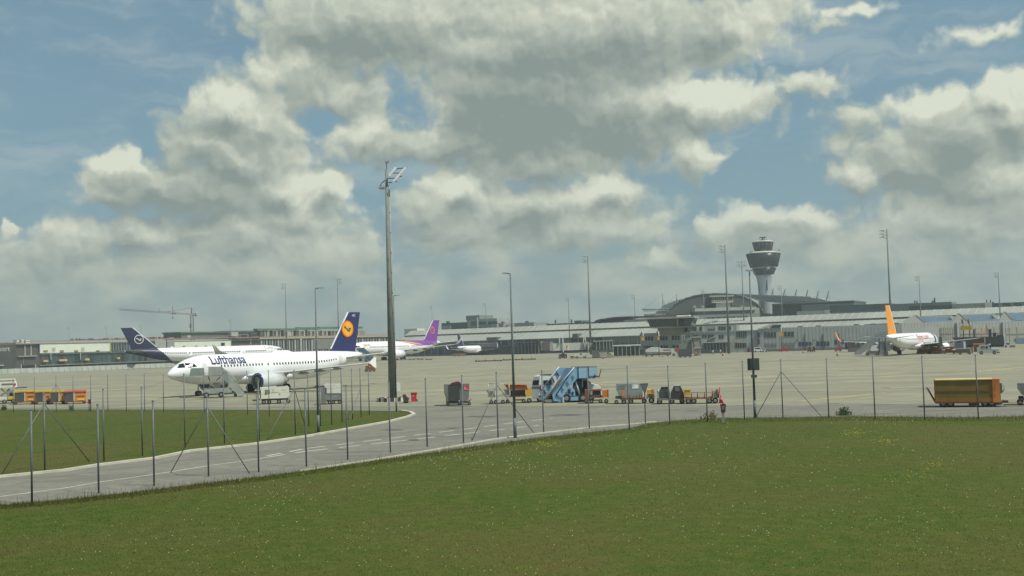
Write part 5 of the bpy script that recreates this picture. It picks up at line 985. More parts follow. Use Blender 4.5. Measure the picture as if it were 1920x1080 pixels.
# A: train of roofed orange dollies at the left, each a copy of the first
def roof_dolly(label, x0, x1, xm, yb, endmat, roof, grp=GD):
    t = T('baggage_dolly', label, 'dolly', (x0 + x1) / 2, yb, grp); yt = yb - 25.5
    t.box('roof', roof, x0 - .3, x1 + .3, yt, yt + 3.0, -.05, 1.75); t.box('chassis', rustf, x0, x1, yb - 5.5, yb - 3.6, 0, 1.7)
    t.box('side_curtain', curtain, x0 + 1, xm, yt + 3, yb - 5.5, .02, .08); t.box('corner_post', M('post_pale', (.45, .46, .42), .5), xm, xm + 2.2, yt + 3, yb - 5.5, 0, .12)
    e = t.box('end_panel', endmat, xm + 2.2, x1, yt + 3, yb - 5.5, 0, 1.65)
    t.box('panel_handle', rustf, xm + 6, x1 - 3, yt + 10, yt + 12.2, -.04, 0.0, par=e); t.box('panel_frame', rustf, xm + 2.8, x1 - .6, yt + 4, yt + 5, -.03, 0.0, par=e)
    t.box('panel_latch', gold, xm + 7, x1 - 3, yt + 15, yt + 18.5, -.04, 0.0, par=e)
    for x in (x0 + 3, x1 - 3.4):
        for d in (.08, 1.4): t.wheel(x, d, .22, .18)
    t.tube('drawbar', rustf, (x1, yb - 3), (x1 + 4, yb - 1.5), .04, .8)
    return t
roof_dolly('leftmost roofed orange dolly with a grey curtain, beside the white lift truck', 27.5, 64, 45, 758, orange, yellow)
roof_dolly('second roofed orange dolly from the left in the dolly train', 65.5, 93.5, 80, 758, M('salmon_panel', (.58, .24, .10), .5), yellow)
roof_dolly('third roofed orange dolly, behind the braced far fence post', 94.5, 121.5, 109, 758, M('amber_panel', (.60, .27, .04), .5), yellow)
roof_dolly('rightmost roofed dolly of the train, with a pinkish red end top', 122, 160, 137.5, 757.5, orange, M('pink_red', (.60, .14, .10), .5))
# B: white lift truck at the left edge
t = T('lift_truck', 'white high-lift catering truck cut by the left picture edge', 'truck', 10, 757)
b_ = t.box('box_body', offwhite, -14, 27, 711, 727, 0, 2.4); t.box('stripe', M('stripe_green', (.14, .17, .10), .5), -14, 25, 713.5, 714.8, -.03, -.002, par=b_); t.box('stripe', M('stripe_green'), 2.5, 22, 719, 722, -.03, -.002, par=b_)
t.prism('front_shield', white, [(25, 713), (28.5, 716), (30, 726), (26, 727)], -.05, 2.4); t.box('logo_plate', red, 23.5, 27.5, 719, 723, -.08, -.055, par=b_)
t.box('platform', dgrey, 26, 47, 727, 728.3, .2, 2.2); t.box('platform_rail', grey, 30, 46, 725.4, 726, .2, .25)
for a, c in (((2, 729), (17, 742)), ((17, 729), (2, 742))): t.tube('scissor_arm', grey, a, c, .09, .3); t.tube('scissor_arm', grey, a, c, .09, 2.0)
t.prism('cab', alu_d, [(13, 733), (22, 733), (25, 741), (25, 750), (13, 750)], 0, 2.2); t.prism('windscreen', glass, [(17, 736.5), (21.5, 736.5), (23.5, 742), (17, 742)], -.03, 0)
t.box('chassis', offwhite, -14, 14, 744, 751, .05, 2.2); t.box('bumper_frame', yellow, 14, 27, 743.5, 749, -.04, 2.2); t.box('underframe', rustf, -14, 26, 751, 752.6, .1, 2.1)
for x in (-8, 8.5, 24): t.wheel(x, .05, .3, .25)
# C: aircraft stairs at the nearest airliner
st = M('stair_grey', (.25, .27, .25), .5, .2); st2 = M('stair_panel', (.33, .36, .33), .5, .1)
t = T('boarding_stairs', 'grey mobile boarding stairs at the front left door of the nearest airliner', 'boarding stairs', 425, 745)
t.prism('canopy', M('canopy_translucent', (.22, .27, .24), .35), [(359.5, 690.5), (383, 690), (384, 704), (357, 705)], 2.4, 4.6)
t.prism('near_side_panel', st2, [(391, 687.5), (413, 687.5), (425, 697), (457, 736), (456, 743), (447, 743), (411, 705), (391, 704)], 0, .08); t.prism('far_side_panel', st2, [(393, 688.5), (415, 688.5), (431, 713), (459, 741), (453, 743), (418, 706), (393, 704.5)], 1.9, 1.98)
t.box('platform', st, 384, 416, 704, 706, 0, 2.0)
for i in range(13): t.box('step', dgrey, 416 + i * 2.9, 420 + i * 2.9, 706 + i * 2.85, 707 + i * 2.85, .08, 1.9)
t.tube('handrail', galv, (414, 688), (430, 699), .04, 0); t.tube('handrail', galv, (430, 699), (455, 733), .04, 0); t.prism('rear_hood', M('canopy_translucent'), [(418, 696), (425, 697), (428, 706), (428, 720), (419, 712)], -.1, .3)
for a, c in (((391, 706), (399, 728)), ((413, 707), (390, 728)), ((418, 709), (424, 729)), ((393, 716), (405, 729))): t.tube('strut', st, a, c, .07, .3); t.tube('strut', st, a, c, .07, 1.7)
t.box('chassis', st2, 384, 434, 728, 737, .1, 2.0); t.box('engine_box', M('engine_box_dark', (.12, .13, .12), .5), 396, 412, 718, 728, .3, 1.8); t.box('lower_frame', st, 434, 446, 735, 738, .3, 1.7)
for x in (388, 415): t.wheel(x, .05, .38, .25)
t.wheel(441, .3, .22, .15); t.tube('tow_bar', dgrey, (384, 738), (377, 742), .04, .8)
# D: white ground power cart
t = T('ground_power_unit', 'boxy white power cart with dark vents under the engine of the nearest airliner', 'service cart', 512, 757.5)
b_ = t.prism('housing', M('gpu_white', (.66, .68, .56), .45, var=.06), [(488, 727), (537.5, 724), (541.5, 727), (541.5, 742), (537, 746.5), (489, 748)], 0, 1.7)
t.box('vent', M('gpu_vent', (.16, .17, .08), .6), 497, 500, 731, 740, -.03, 0, par=b_); t.box('control_panel', alu_d, 500.5, 506, 731, 738.5, -.03, 0, par=b_)
t.box('panel_seam', M('seam_grey', (.35, .37, .32), .5), 508, 522, 735.2, 736, -.02, 0, par=b_); t.box('latch', dgrey, 523.4, 525, 738, 740.5, -.03, 0, par=b_)
for x, h_ in ((510, 5), (512.5, 3.5), (528, 3), (531, 3.5), (534, 3)): t.box('lettering_mark', M('mark_grey', (.40, .42, .40), .5), x, x + 1, 730, 730 + h_, -.02, 0, par=b_)
t.box('red_corner', maroon, 488, 489.6, 731, 747, -.03, 1.0); t.box('chassis', dgrey, 490, 540, 747.6, 750.5, .1, 1.6); t.box('roof_vent', black, 518, 536, 722.8, 724.4, .3, 1.4)
for x in (495, 505, 523, 540): t.wheel(x, .05, .24, .2)
t.tube('drawbar', M('bar_ochre', (.35, .24, .06), .6), (488, 750), (479, 740), .05, .8); t.box('hitch', dgrey, 474, 482, 749, 752, .5, 1.0)
# E: grey and white cart
t = T('service_cart', 'half white half grey box cart right of the left street lamp', 'service cart', 621, 758)
t.prism('hood', offwhite, [(608, 722), (611, 720.5), (640, 720.5), (641, 723), (641, 737.5), (612, 737.5), (610, 731)], 0, 1.6); t.box('lower_body', alu_d, 611, 641, 737.5, 750, .05, 1.6)
t.box('side_box', M('cart_side_grey', (.18, .19, .18), .6), 602, 611, 727, 757, -.05, 1.5); t.box('edge_trim', lip_blue, 610.6, 612.2, 727, 738, -.08, -.06)  # grey box along the left end of the cart
t.box('underframe', dgrey, 612, 640, 750, 752.5, .1, 1.5)
for x in (606, 618, 625, 637): t.wheel(x, .05, .2, .2)
# F: orange tractor in the distance under the wing tip
t = T('baggage_tractor', 'small orange tractor beyond the wingtip of the nearest airliner', 'tractor', 694, 697)
t.box('body', rust, 685.5, 703, 688, 693.5, 0, 1.6); t.box('cab', orange, 691, 702, 681.5, 688, 0, 1.5); t.box('window', glass, 694, 699, 683, 686.5, -.03, 0); t.box('hood', rust, 685, 690, 686, 690, .1, 1.4)
t.box('post', maroon, 690.5, 692, 681, 694, -.05, .1); t.box('roof', M('roof_pale', (.5, .4, .3), .5), 690.5, 703, 680.8, 682, -.1, 1.6)
for x in (687, 694, 701): t.wheel(x, .02, .42, .25)
# G: open container with maroon top
t = T('cargo_container', 'grey cargo container with maroon top cover and red label, on a low trolley', 'container', 858, 760.5)
t.prism('shell', M('container_grey', (.22, .235, .22), .5, .3, var=.15), [(833, 721), (879.5, 719.5), (880, 729), (878.5, 750), (838, 753), (837, 744), (833.5, 737)], 0, 1.8); t.prism('left_edge', M('edge_olive', (.13, .14, .05), .5), [(832.5, 721), (834, 721), (834.5, 737), (838, 745), (837.5, 757), (836, 757), (836, 745), (832.8, 737)], -.04, -.005)
t.box('door_curtain', M('container_curtain', (.055, .062, .058), .85, scale=2), 841.5, 862, 722, 750, -.06, -.01); t.prism('top_cover', maroon, [(843, 722), (847, 718.5), (858, 716), (862, 717), (866, 722.5), (866, 726), (862.5, 726), (862, 721)], -.09, 1.7)
l_ = t.box('label', M('label_pinkred', (.60, .05, .09), .5), 870, 878, 723, 731.5, -.03, 0); t.box('label_letter', white, 871.2, 872.2, 725.5, 730.5, -.045, -.032, par=l_); t.box('label_line', M('label_pink', (.7, .3, .33), .5), 871, 877.5, 730, 731, -.045, -.032, par=l_)
t.box('frame', dgrey, 836, 880, 753, 757, .05, 1.75); t.box('roller', lgrey, 860, 862, 750.5, 753.5, -.08, 0); t.tube('tow_bar', red, (879, 753), (884, 747), .05, .5)
for x in (840, 862, 880): t.wheel(x, .1, .17, .18)
# H: light trolley with tall rails
t = T('hand_trolley', 'light grey trolley with a tall rail frame left of the orange tipped cart', 'trolley', 935, 757.5)
t.box('tray', M('tray_grey', (.36, .38, .34), .5), 918, 954, 741, 744, 0, 1.5); t.prism('bin', M('bin_olive', (.17, .17, .13), .6), [(916.5, 734), (927, 733.5), (926, 744), (917.5, 745)], -.02, .8)
t.prism('bin', M('bin_olive'), [(945, 731), (954, 731), (953, 744), (948, 744)], .1, 1.2)
for x in (915.6, 927, 954.8): t.tube('upright', galv, (x, 745), (x, 719.5), .035, 0); t.tube('upright', galv, (x, 745), (x, 719.5), .035, 1.5)
t.tube('rail', galv, (915.6, 719.8), (954.8, 719.5), .035, 0); t.tube('rail', galv, (915.6, 719.8), (954.8, 719.5), .035, 1.5); t.tube('push_handle', rustf, (912.8, 731), (915.5, 737), .04, .5); t.tube('brace', galv, (926, 734), (921, 752), .03, 0)
for x in (921, 929.5, 943): t.wheel(x, .05, .2, .12)
# I: orange tipping cart
t = T('conveyor_cart', 'orange cart with a sloping rust-red tray beside the white van', 'cart', 972, 756)
t.prism('tray', M('tray_rust', (.24, .065, .03), .6), [(945.5, 721), (987, 721.5), (990, 731), (952, 731)], 0, 1.6); t.prism('tray_rim', orange, [(945, 720.5), (987.5, 721), (987.6, 722.4), (945.3, 722)], -.05, 1.65)
t.box('engine_box', yellow, 986, 997, 730, 743.5, 0, 1.3); t.box('engine_top', orange, 987, 996.5, 728.7, 730, .05, 1.25); t.box('chassis', rustf, 956, 986, 742, 744.5, .1, 1.5); t.box('back_board', M('board_beige', (.40, .38, .28), .6), 957, 985, 731.5, 741, 1.3, 1.4)
t.tube('post', offwhite, (954.5, 746), (954.5, 722), .05, -.02)
for x in (948, 953): t.box('lamp', white, x - 1, x + 1, 742.5, 744.5, -.1, 0)
for x in (952, 982): t.wheel(x, .1, .2, .18)
t.wheel(992.5, .0, .24, .2); t.box('lower_rail', M('red_dark', (.22, .03, .02), .6), 962, 981, 749.5, 751, .3, 1.3)
# J: van behind the stairs
t = T('van', 'white and grey high-roof van with a light bar, parked behind the light blue stairs', 'van', 1062, 753)
b_ = t.prism('body', hull_w, [(1001.5, 706), (1007, 704.5), (1092, 705), (1097, 707.5), (1106, 719), (1121, 722.5), (1127, 727), (1128.5, 741), (1127, 747), (998, 748), (996.5, 733), (998.5, 716)], 0, 2.0)
t.prism('rear_panel', M('van_rear_shade_and_band', (.33, .36, .37), .35), [(1001, 707), (1012, 706), (1010, 747), (998, 747.5), (996.2, 733), (998.2, 716)], -.04, -.003, par=b_); t.prism('rear_window', glass, [(999.5, 713.5), (1011, 712.8), (1009.5, 722), (998.5, 722.5)], -.06, -.042, par=b_)  # rear panel's grey is shade painted onto the white van's rear
t.box('bumper_band', dgrey, 997, 1013, 725, 728.5, -.06, -.041, par=b_); t.box('side_window', glass, 1019, 1034, 713, 722, -.03, 0, par=b_); t.prism('side_window', glass, [(1075, 712), (1092, 711.5), (1101, 720.5), (1100, 723), (1075, 723)], -.03, 0, par=b_)
t.prism('windscreen', glass, [(1097, 709), (1099, 708.6), (1109, 719.5), (1106, 720)], .05, 1.95, par=b_); t.box('side_stripe', M('green_stripe', (.14, .30, .08), .4), 1085, 1100, 714, 715.5, -.05, -.032, par=b_); t.box('light_bar', black, 1013, 1034, 702.6, 704.6, .3, 1.7)
t.box('lower_band', M('van_rear_shade_and_band'), 1013, 1126, 734, 746.5, -.02, -.002, par=b_); t.box('headlight', M('head_lamp', (.6, .65, .65), .15), 1122, 1127.5, 728, 733, -.05, .2, par=b_)
t.box('rear_lamp', maroon, 1012, 1014.5, 722, 732, -.06, -.04, par=b_)
for x in (1013, 1108): t.wheel(x, -.02, .36, .25)
# K: light blue stairs, the most prominent vehicle
bl = ltblue; blp = M('pale_blue_panel', (.30, .50, .62), .45, var=.08); bld = M('deep_blue_panel', (.16, .28, .44), .5)
t = T('boarding_stairs', 'light blue mobile boarding stairs with its platform to the right, in the front row', 'boarding stairs', 1060, 755)
t.prism('far_side_panel', bl, [(1047, 689), (1061, 690), (1031, 737), (1024, 750), (1017, 752), (1014, 738)], 2.0, 2.08); t.prism('near_side_panel', bl, [(1076, 689), (1084, 689), (1083.5, 708), (1060, 736), (1055, 748), (1050, 753), (1038, 752), (1035, 738)], 0, .07); t.prism('inner_panel', bld, [(1060, 690), (1077, 690), (1062, 712), (1046, 716)], 1.2, 1.3); t.prism('stair_flight', M('step_grey', (.17, .18, .16), .7), [(1047, 713), (1063, 709), (1039, 738), (1040, 753), (1022, 753), (1030, 738)], 1.0, 1.15)
t.tube('handrail', M('rail_pale', (.45, .58, .66), .4), (1077, 689), (1036, 737), .05, -.05); t.tube('handrail', M('rail_pale'), (1048.5, 688), (1014, 733), .05, 1.95); t.tube('panel_seam', navy, (1076.5, 689.5), (1042, 741), .045, -.05); t.tube('panel_seam', navy, (1042, 741), (1055, 747), .03, -.05)
for i in range(17): t.box('step', M('step_grey', (.17, .18, .16), .7), 1022 + i * 2.95 - 1, 1027 + i * 2.95, 747 - i * 3.05, 748.2 - i * 3.05, .1, 2.0)
for u in (.12, .36, .6, .84):
    x = 1014 + 34.5 * u; y = 733 - 45 * u; t.tube('far_post', navy, (x, y), (x + 5, y + 11), .05, 1.93); x = 1036 + 40 * u; y = 737 - 47 * u; t.tube('near_post', navy, (x + 3, y + 6), (x + 6, y + 13), .035, -.06)
t.box('upper_platform_panel', blp, 1084.5, 1103.5, 688.5, 709, 0, .07); t.box('upper_platform_panel', blp, 1084.5, 1103.5, 690, 708, 2.0, 2.07); t.box('post', navy, 1083.2, 1085.2, 688, 710, -.04, .1); t.box('post', navy, 1103.2, 1104.6, 687.5, 710, -.04, .1)
t.box('front_panel', blp, 1105, 1120, 688.6, 705, 0, .07); t.box('front_panel', blp, 1105, 1120, 690, 704, 2.0, 2.07); t.box('top_rail', M('rail_brown', (.12, .10, .08), .5), 1070, 1120, 687, 688, -.04, .1); t.box('platform_floor', bld, 1084, 1116, 706, 710, .05, 2.0); t.box('nose_floor', dgrey, 1104, 1123, 705.4, 707, .2, 1.9)
t.tube('gate_bar', dkmetal, (1127, 692), (1123.5, 706.5), .04, 0); t.box('hinge', black, 1114, 1117, 703, 706, -.08, 0); t.tube('gate_bar', dkmetal, (1115, 706.3), (1124, 706.5), .05, 0)
t.prism('ladder_mast', M('ladder_dark', (.05, .06, .06), .6), [(1081, 711), (1091, 711), (1094, 742), (1089, 742)], .5, 1.5); t.tube('lift_cylinder', M('rail_pale'), (1079.5, 714), (1087, 741), .09, .3); t.box('mast_post', lgrey, 1091.2, 1093, 710, 726, .3, .5)
t.box('rear_curtain', M('curtain_dark', (.03, .035, .035), .8), 1083, 1101, 714, 742, 1.3, 1.5)
t.box('chassis', bl, 1064, 1096, 744, 751, .05, 2.1); t.prism('cab', bl, [(1065, 728), (1074, 727), (1078, 732), (1079, 743), (1062, 744)], .1, 1.3); t.box('cab_window', navy, 1065, 1070, 730, 738, .04, .1); t.box('cab_opening', black, 1072, 1075.5, 735, 740, .04, .1)
t.box('deck', dgrey, 1062, 1098, 742, 744.5, .1, 2.0); t.prism('fender', bl, [(1046, 748), (1059, 746), (1060, 753), (1049, 753)], .02, .5); t.box('outrigger', M('rail_pale'), 1055, 1058, 744, 755, -.1, 0); t.box('outrigger', bld, 1050.5, 1054.5, 745, 754, .05, .3)
t.box('stair_foot', st, 1022, 1036, 749, 754.5, .1, 1.9); t.prism('foot_side', bl, [(1014, 735), (1020, 748), (1018, 755), (1016, 753)], 1.95, 2.05)
for x in (1062.5, 1093): t.wheel(x, -.02, .42, .3)
# L: orange dolly in front of the van's nose
def dolly_parts(t, y): pass
t = T('transport_dolly', 'brown and orange engine dolly right under the platform of the light blue stairs', 'dolly', 1119, 756.5, GD)
t.box('left_end', M('dolly_brown', (.22, .10, .05), .6), 1096.5, 1103, 731, 753, 0, 1.5); t.box('top_frame', M('dolly_brown'), 1103, 1128, 730.5, 732.8, 0, 1.5); t.box('mesh_bin', M('bin_dark', (.09, .10, .08), .7), 1111, 1127, 733, 741, .3, 1.2)
t.box('engine_box', orange, 1129.5, 1139, 731.5, 745, 0, 1.3); t.box('end_plate', rust, 1139, 1141, 730.5, 745, 0, 1.4); t.box('deck', rustf, 1103, 1130, 743, 746, 0, 1.5)
for x in (1105, 1126): t.tube('post', rustf, (x, 744), (x, 732), .05, 0)
for x in (1100, 1109, 1126, 1137): t.wheel(x, .05, .2, .18)
# M: grey hopper container on orange dolly
t = T('transport_dolly', 'rust-streaked orange dolly carrying the pale grey container, behind the triangle sign', 'dolly', 1180, 757.5, GD)
t.box('deck', rustf, 1163, 1210, 746.5, 749.5, 0, 1.6); t.prism('guide', orange, [(1166, 731), (1171, 733), (1172, 743), (1168, 743)], -.05, .1)
for x in (1181, 1187, 1193, 1199, 1203): t.prism('guide', rust, [(x - 1, 746), (x, 738.5), (x + 1.6, 746)], -.04, .1)
t.box('end_box', yellow, 1213, 1226, 731, 737.5, 0, 1.2); t.prism('end_box_top', orange, [(1221, 731), (1225, 729), (1228, 737), (1224, 738)], -.03, 1.1); t.tube('end_leg', rust, (1214, 738), (1213, 748), .05, 0); t.tube('end_leg', rust, (1226, 738), (1226, 747), .05, 0); t.box('end_sheet', M('sheet_pale', (.42, .36, .26), .6), 1215, 1225, 738.5, 746, .4, .5)
t.box('low_trailer', dgrey, 1154, 1166, 743, 748, .2, 1.3)
for x, r in ((1156, .2), (1170, .24), (1183, .24), (1208, .24), (1221.5, .28)): t.wheel(x, .05, r, .2)
t = T('cargo_container', 'pale grey cargo container with slanted left side and white label, on the rust-streaked dolly', 'container', 1181, 757.2)
b_ = t.prism('shell', M('container_pale', (.34, .37, .35), .45, .3, var=.15), [(1155, 719.5), (1204, 719), (1205, 742), (1203, 746), (1162, 746), (1160, 741), (1155.5, 731)], .12, 1.6)
for y in (723, 727.5): t.box('rib', grey, 1158, 1172, y, y + 1.2, .09, .118, par=b_)
t.box('label', white, 1185, 1197, 721, 728.5, .09, .118, par=b_); t.box('label_letter', dgrey, 1186.2, 1188, 722.5, 724.5, .075, .088, par=b_)
# N: two dark trapezoid containers on grey dolly
t = T('transport_dolly', 'low grey dolly carrying two dark trapezoid containers, right of the triangle sign', 'dolly', 1257, 757.8, GD)
t.box('deck', M('deck_grey', (.20, .20, .18), .7), 1232, 1283, 747.5, 750.5, 0, 1.6)
for x in (1237, 1260, 1279): t.wheel(x, .05, .25, .22)
t.prism('left_bracket', M('bracket_pale', (.36, .40, .37), .5), [(1231.5, 731), (1234, 731), (1236, 747), (1233, 747)], -.02, .6); t.box('lamp', white, 1233.5, 1236, 731, 734, -.06, 0)
t = T('cargo_container', 'dark grey trapezoid container, the smaller left one of the pair on the grey dolly', 'container', 1245, 757.6)
b_ = t.prism('shell', M('dark_container', (.085, .095, .085), .55, .2), [(1240, 727.5), (1252, 727), (1256, 735), (1256, 748), (1234, 748), (1235, 737)], .05, 1.6)
t.box('door', M('container_door', (.05, .055, .05), .6), 1247, 1252, 734, 747, .02, .048, par=b_); t.box('rim', black, 1239.5, 1252.5, 726.6, 727.6, .02, 1.62, par=b_)
t = T('cargo_container', 'larger dark trapezoid container with a pale square window, beside the yellow flat dolly', 'container', 1269, 757.6)
b_ = t.prism('shell', M('darker_container', (.06, .06, .062), .55, .2), [(1264, 724), (1275.5, 723.5), (1283, 739), (1283, 747), (1257.5, 747), (1257.5, 738)], .05, 1.6)
t.box('window', M('container_window', (.17, .17, .17), .4), 1265.5, 1274, 725.5, 733.5, .02, .048, par=b_); t.box('rim', lgrey, 1264, 1275.5, 722.8, 724, .02, 1.62, par=b_)
# O: yellow flat dolly
t = T('transport_dolly', 'long yellow and rust flatbed dolly with upright end frames beside the tall red cone', 'dolly', 1316, 757.3, GD)
t.box('head_box', yellow, 1283.5, 1295, 732, 742, 0, 1.2); t.box('head_top', M('ochre_top', (.45, .30, .04), .5), 1283, 1295.5, 731, 732.2, -.05, 1.3); t.prism('head_front', orange, [(1281.5, 737), (1284, 735), (1284, 745)], -.02, .8)
t.box('deck', M('deck_rust', (.25, .16, .08), .7), 1284, 1336, 745, 748.5, 0, 1.6)
for x in (1297, 1308, 1321): t.tube('post', rustf, (x, 746), (x, 735), .04, 0); t.tube('post', rustf, (x, 746), (x, 735), .04, 1.6)
t.tube('side_rail', M('deck_rust'), (1297, 736), (1334, 735.5), .02, 0)
t.box('end_sheet', M('sheet_pale'), 1336, 1342, 733, 746, .1, 1.4); t.box('end_curtain', dgrey, 1342.5, 1346, 731, 746, 0, 1.5); t.tube('end_post', rust, (1335, 747), (1336, 731.5), .06, 0); t.tube('end_post', red, (1346.5, 746), (1349.5, 725.5), .06, 0)
for x in (1291, 1301, 1330, 1341): t.wheel(x, .02, .27, .2)
# P: long yellow container trailer at the right
t = T('cargo_trailer', 'long mustard-yellow box trailer with an orange end, at the right on the apron', 'trailer', 1815, 763.5)
b_ = t.prism('box_body', ochre, [(1757, 713), (1857.5, 713), (1858, 754), (1757.5, 754)], 0, 2.2); t.box('roof_edge', M('roof_cream', (.66, .50, .20), .5), 1756.5, 1858, 711.5, 713.1, -.06, 2.25)
t.box('end_section', orange, 1858.5, 1871, 710, 753.5, -.04, 2.1); t.box('end_trim', M('trim_red', (.30, .05, .02), .5), 1856.8, 1858.5, 713.5, 755, -.05, 0); t.box('front_trim', M('trim_red'), 1755.8, 1757.4, 713, 756, -.05, 2.0)
t.box('side_rib', M('rib_brown', (.19, .115, .02), .6), 1757.5, 1856.7, 732.5, 734, -.03, -.002, par=b_); t.box('side_rib', M('rib_brown2', (.30, .15, .03), .6), 1757.5, 1856.7, 746, 754, -.025, -.002, par=b_)
for y in (721, 728, 739): t.box('door_detail', rustf, 1861, 1862.4, y, y + 2, -.06, -.042)
t.box('sill', rustf, 1757, 1870, 754, 756.4, -.02, 2.1); t.box('underbox', dgrey, 1816, 1835, 756.4, 759.4, .3, 1.9); t.tube('tow_bar_raised', rustf, (1757.5, 756), (1742, 727), .05, .5); t.tube('tow_bar_raised', rustf, (1759, 756), (1743, 727), .04, .9)
t.prism('coupling', dgrey, [(1862, 754), (1874, 752), (1877, 749), (1876, 755), (1870, 758), (1862, 758)], .2, 1.4); t.box('hitch', brown, 1876, 1885, 750, 754, .5, 1.2); t.box('drawbar', M('bar_rust', (.28, .17, .08), .6), 1885, 1912, 753.3, 754.4, .8, .95)
for x in (1771.5, 1784.5, 1845, 1857): t.wheel(x, .02, .3, .25)
t = T('cargo_container', 'small pale container with slanted underside behind the orange end of the yellow trailer', 'container', 1877, 760)
t.prism('shell', M('container_pale'), [(1870, 718.5), (1879, 718), (1884, 723), (1884.5, 730), (1879, 737), (1873, 741), (1870, 741)], .6, 1.9); t.prism('end_cap', white, [(1878.5, 718), (1882.5, 720), (1884.8, 729), (1879.5, 733)], .55, .6)
t.box('stand', dgrey, 1871, 1877, 741, 760, .8, 1.6)
t = T('cargo_container', 'grey slanted container cut by the right picture edge', 'container', 1925, 760)
t.prism('shell', alu_d, [(1909, 719), (1950, 718), (1950, 742), (1920, 742), (1916, 739), (1909.5, 729)], 0, 1.6); t.box('dolly_deck', dgrey, 1912, 1950, 747, 750, 0, 1.6); t.box('stand', black, 1911, 1920, 744, 752, .2, 1.4)
for x in (1914, 1940): t.wheel(x, .05, .25, .2)
# ---- far vehicles round the orange-tailed airliner
t = T('boarding_stairs', 'grey boarding stairs at the rear door of the orange-tailed airliner', 'boarding stairs', 1635, 667)
t.prism('side_panel', M('far_stair_grey', (.30, .33, .32), .5, .2), [(1603, 662), (1644, 626), (1661, 626), (1661, 634), (1650, 635), (1615, 665), (1603, 665)], 0, .1); t.prism('side_panel', M('far_stair_grey'), [(1604, 661), (1645, 626), (1661, 626), (1661, 634), (1651, 635), (1616, 664), (1604, 664)], 2.0, 2.1)
t.box('platform', bld, 1642, 1663, 632, 634, 0, 2.2); t.box('canopy', M('canopy_blue', (.22, .28, .36), .5), 1644, 1662, 623.5, 625, 0, 2.2); t.prism('chassis', alu_d, [(1628, 657), (1664, 657), (1664, 665), (1622, 665)], .2, 2.0); t.box('cab', M('van_white'), 1633, 1644, 647, 658, .1, 1.9); t.box('engine_panel', M('far_panel', (.20, .24, .25), .5), 1647, 1668, 640, 658, .3, 2.0)
for x, c in ((1648, navy), (1659, dkmetal)): t.tube('post', c, (x, 634), (x, 660), .12, .2)
for i in range(10): t.box('step', grey, 1606 + i * 4, 1611 + i * 4, 662 - i * 3.4, 663 - i * 3.4, .1, 2.0)
for x in (1627, 1645, 1660): t.wheel(x, .05, .42, .3)
t = T('loader', 'rust-orange belt loader under the fuselage of the orange-tailed airliner', 'loader', 1742, 663.5)
t.prism('body', M('loader_orange', (.36, .13, .045), .6, var=.2), [(1719, 663), (1722, 653), (1735, 648), (1745, 649), (1764, 652), (1766, 663)], 0, 2); t.box('stripe', M('stripe_tan', (.42, .30, .20), .6), 1734, 1760, 659, 660.3, -.05, -.005); t.tube('belt', M('belt_brown', (.16, .09, .05), .8), (1724, 645), (1768, 647), .45, .8)
for x in (1726, 1737): t.box('box', lgrey, x, x + 4, 651, 654, -.06, 0)
for x in (1731, 1763): t.wheel(x, -.02, .42, .3)
t = T('container_loader', 'brown loading platform with scissor arms beneath the engine of the orange-tailed airliner', 'loader', 1780, 663.5)
t.box('base', rustf, 1768, 1794, 657, 661.5, 0, 2.2); t.box('deck', M('loader_orange'), 1767, 1792, 650, 653, .2, 2.2); t.tube('scissor_arm', rustf, (1770, 653), (1788, 658), .15, .3); t.tube('scissor_arm', rustf, (1788, 653), (1770, 658), .15, .3); t.box('mast', dgrey, 1762, 1768, 632, 650, 1.0, 1.4)
for x in (1772, 1788): t.wheel(x, .02, .3, .3)
t = T('transport_dolly', 'dark loaded dolly with a blue-grey box, right of the brown loading platform', 'dolly', 1806, 665, 'far dollies')
t.box('deck', M('deck_tan', (.32, .24, .14), .7), 1792, 1821, 653.5, 655, 0, 1.8); t.box('load', M('load_grey', (.16, .16, .13), .8), 1793, 1818, 655, 662, .1, 1.6); t.box('rear_box', M('bluegrey_box', (.10, .15, .19), .5), 1791, 1808, 643, 652.5, 1.0, 2.8); t.box('box_trim', white, 1807, 1810.5, 641, 653, .98, 2.8)
t.box('end_post', rustf, 1821, 1823, 652, 662, 0, 1.6)
for x in (1801, 1817): t.wheel(x, .02, .3, .3)
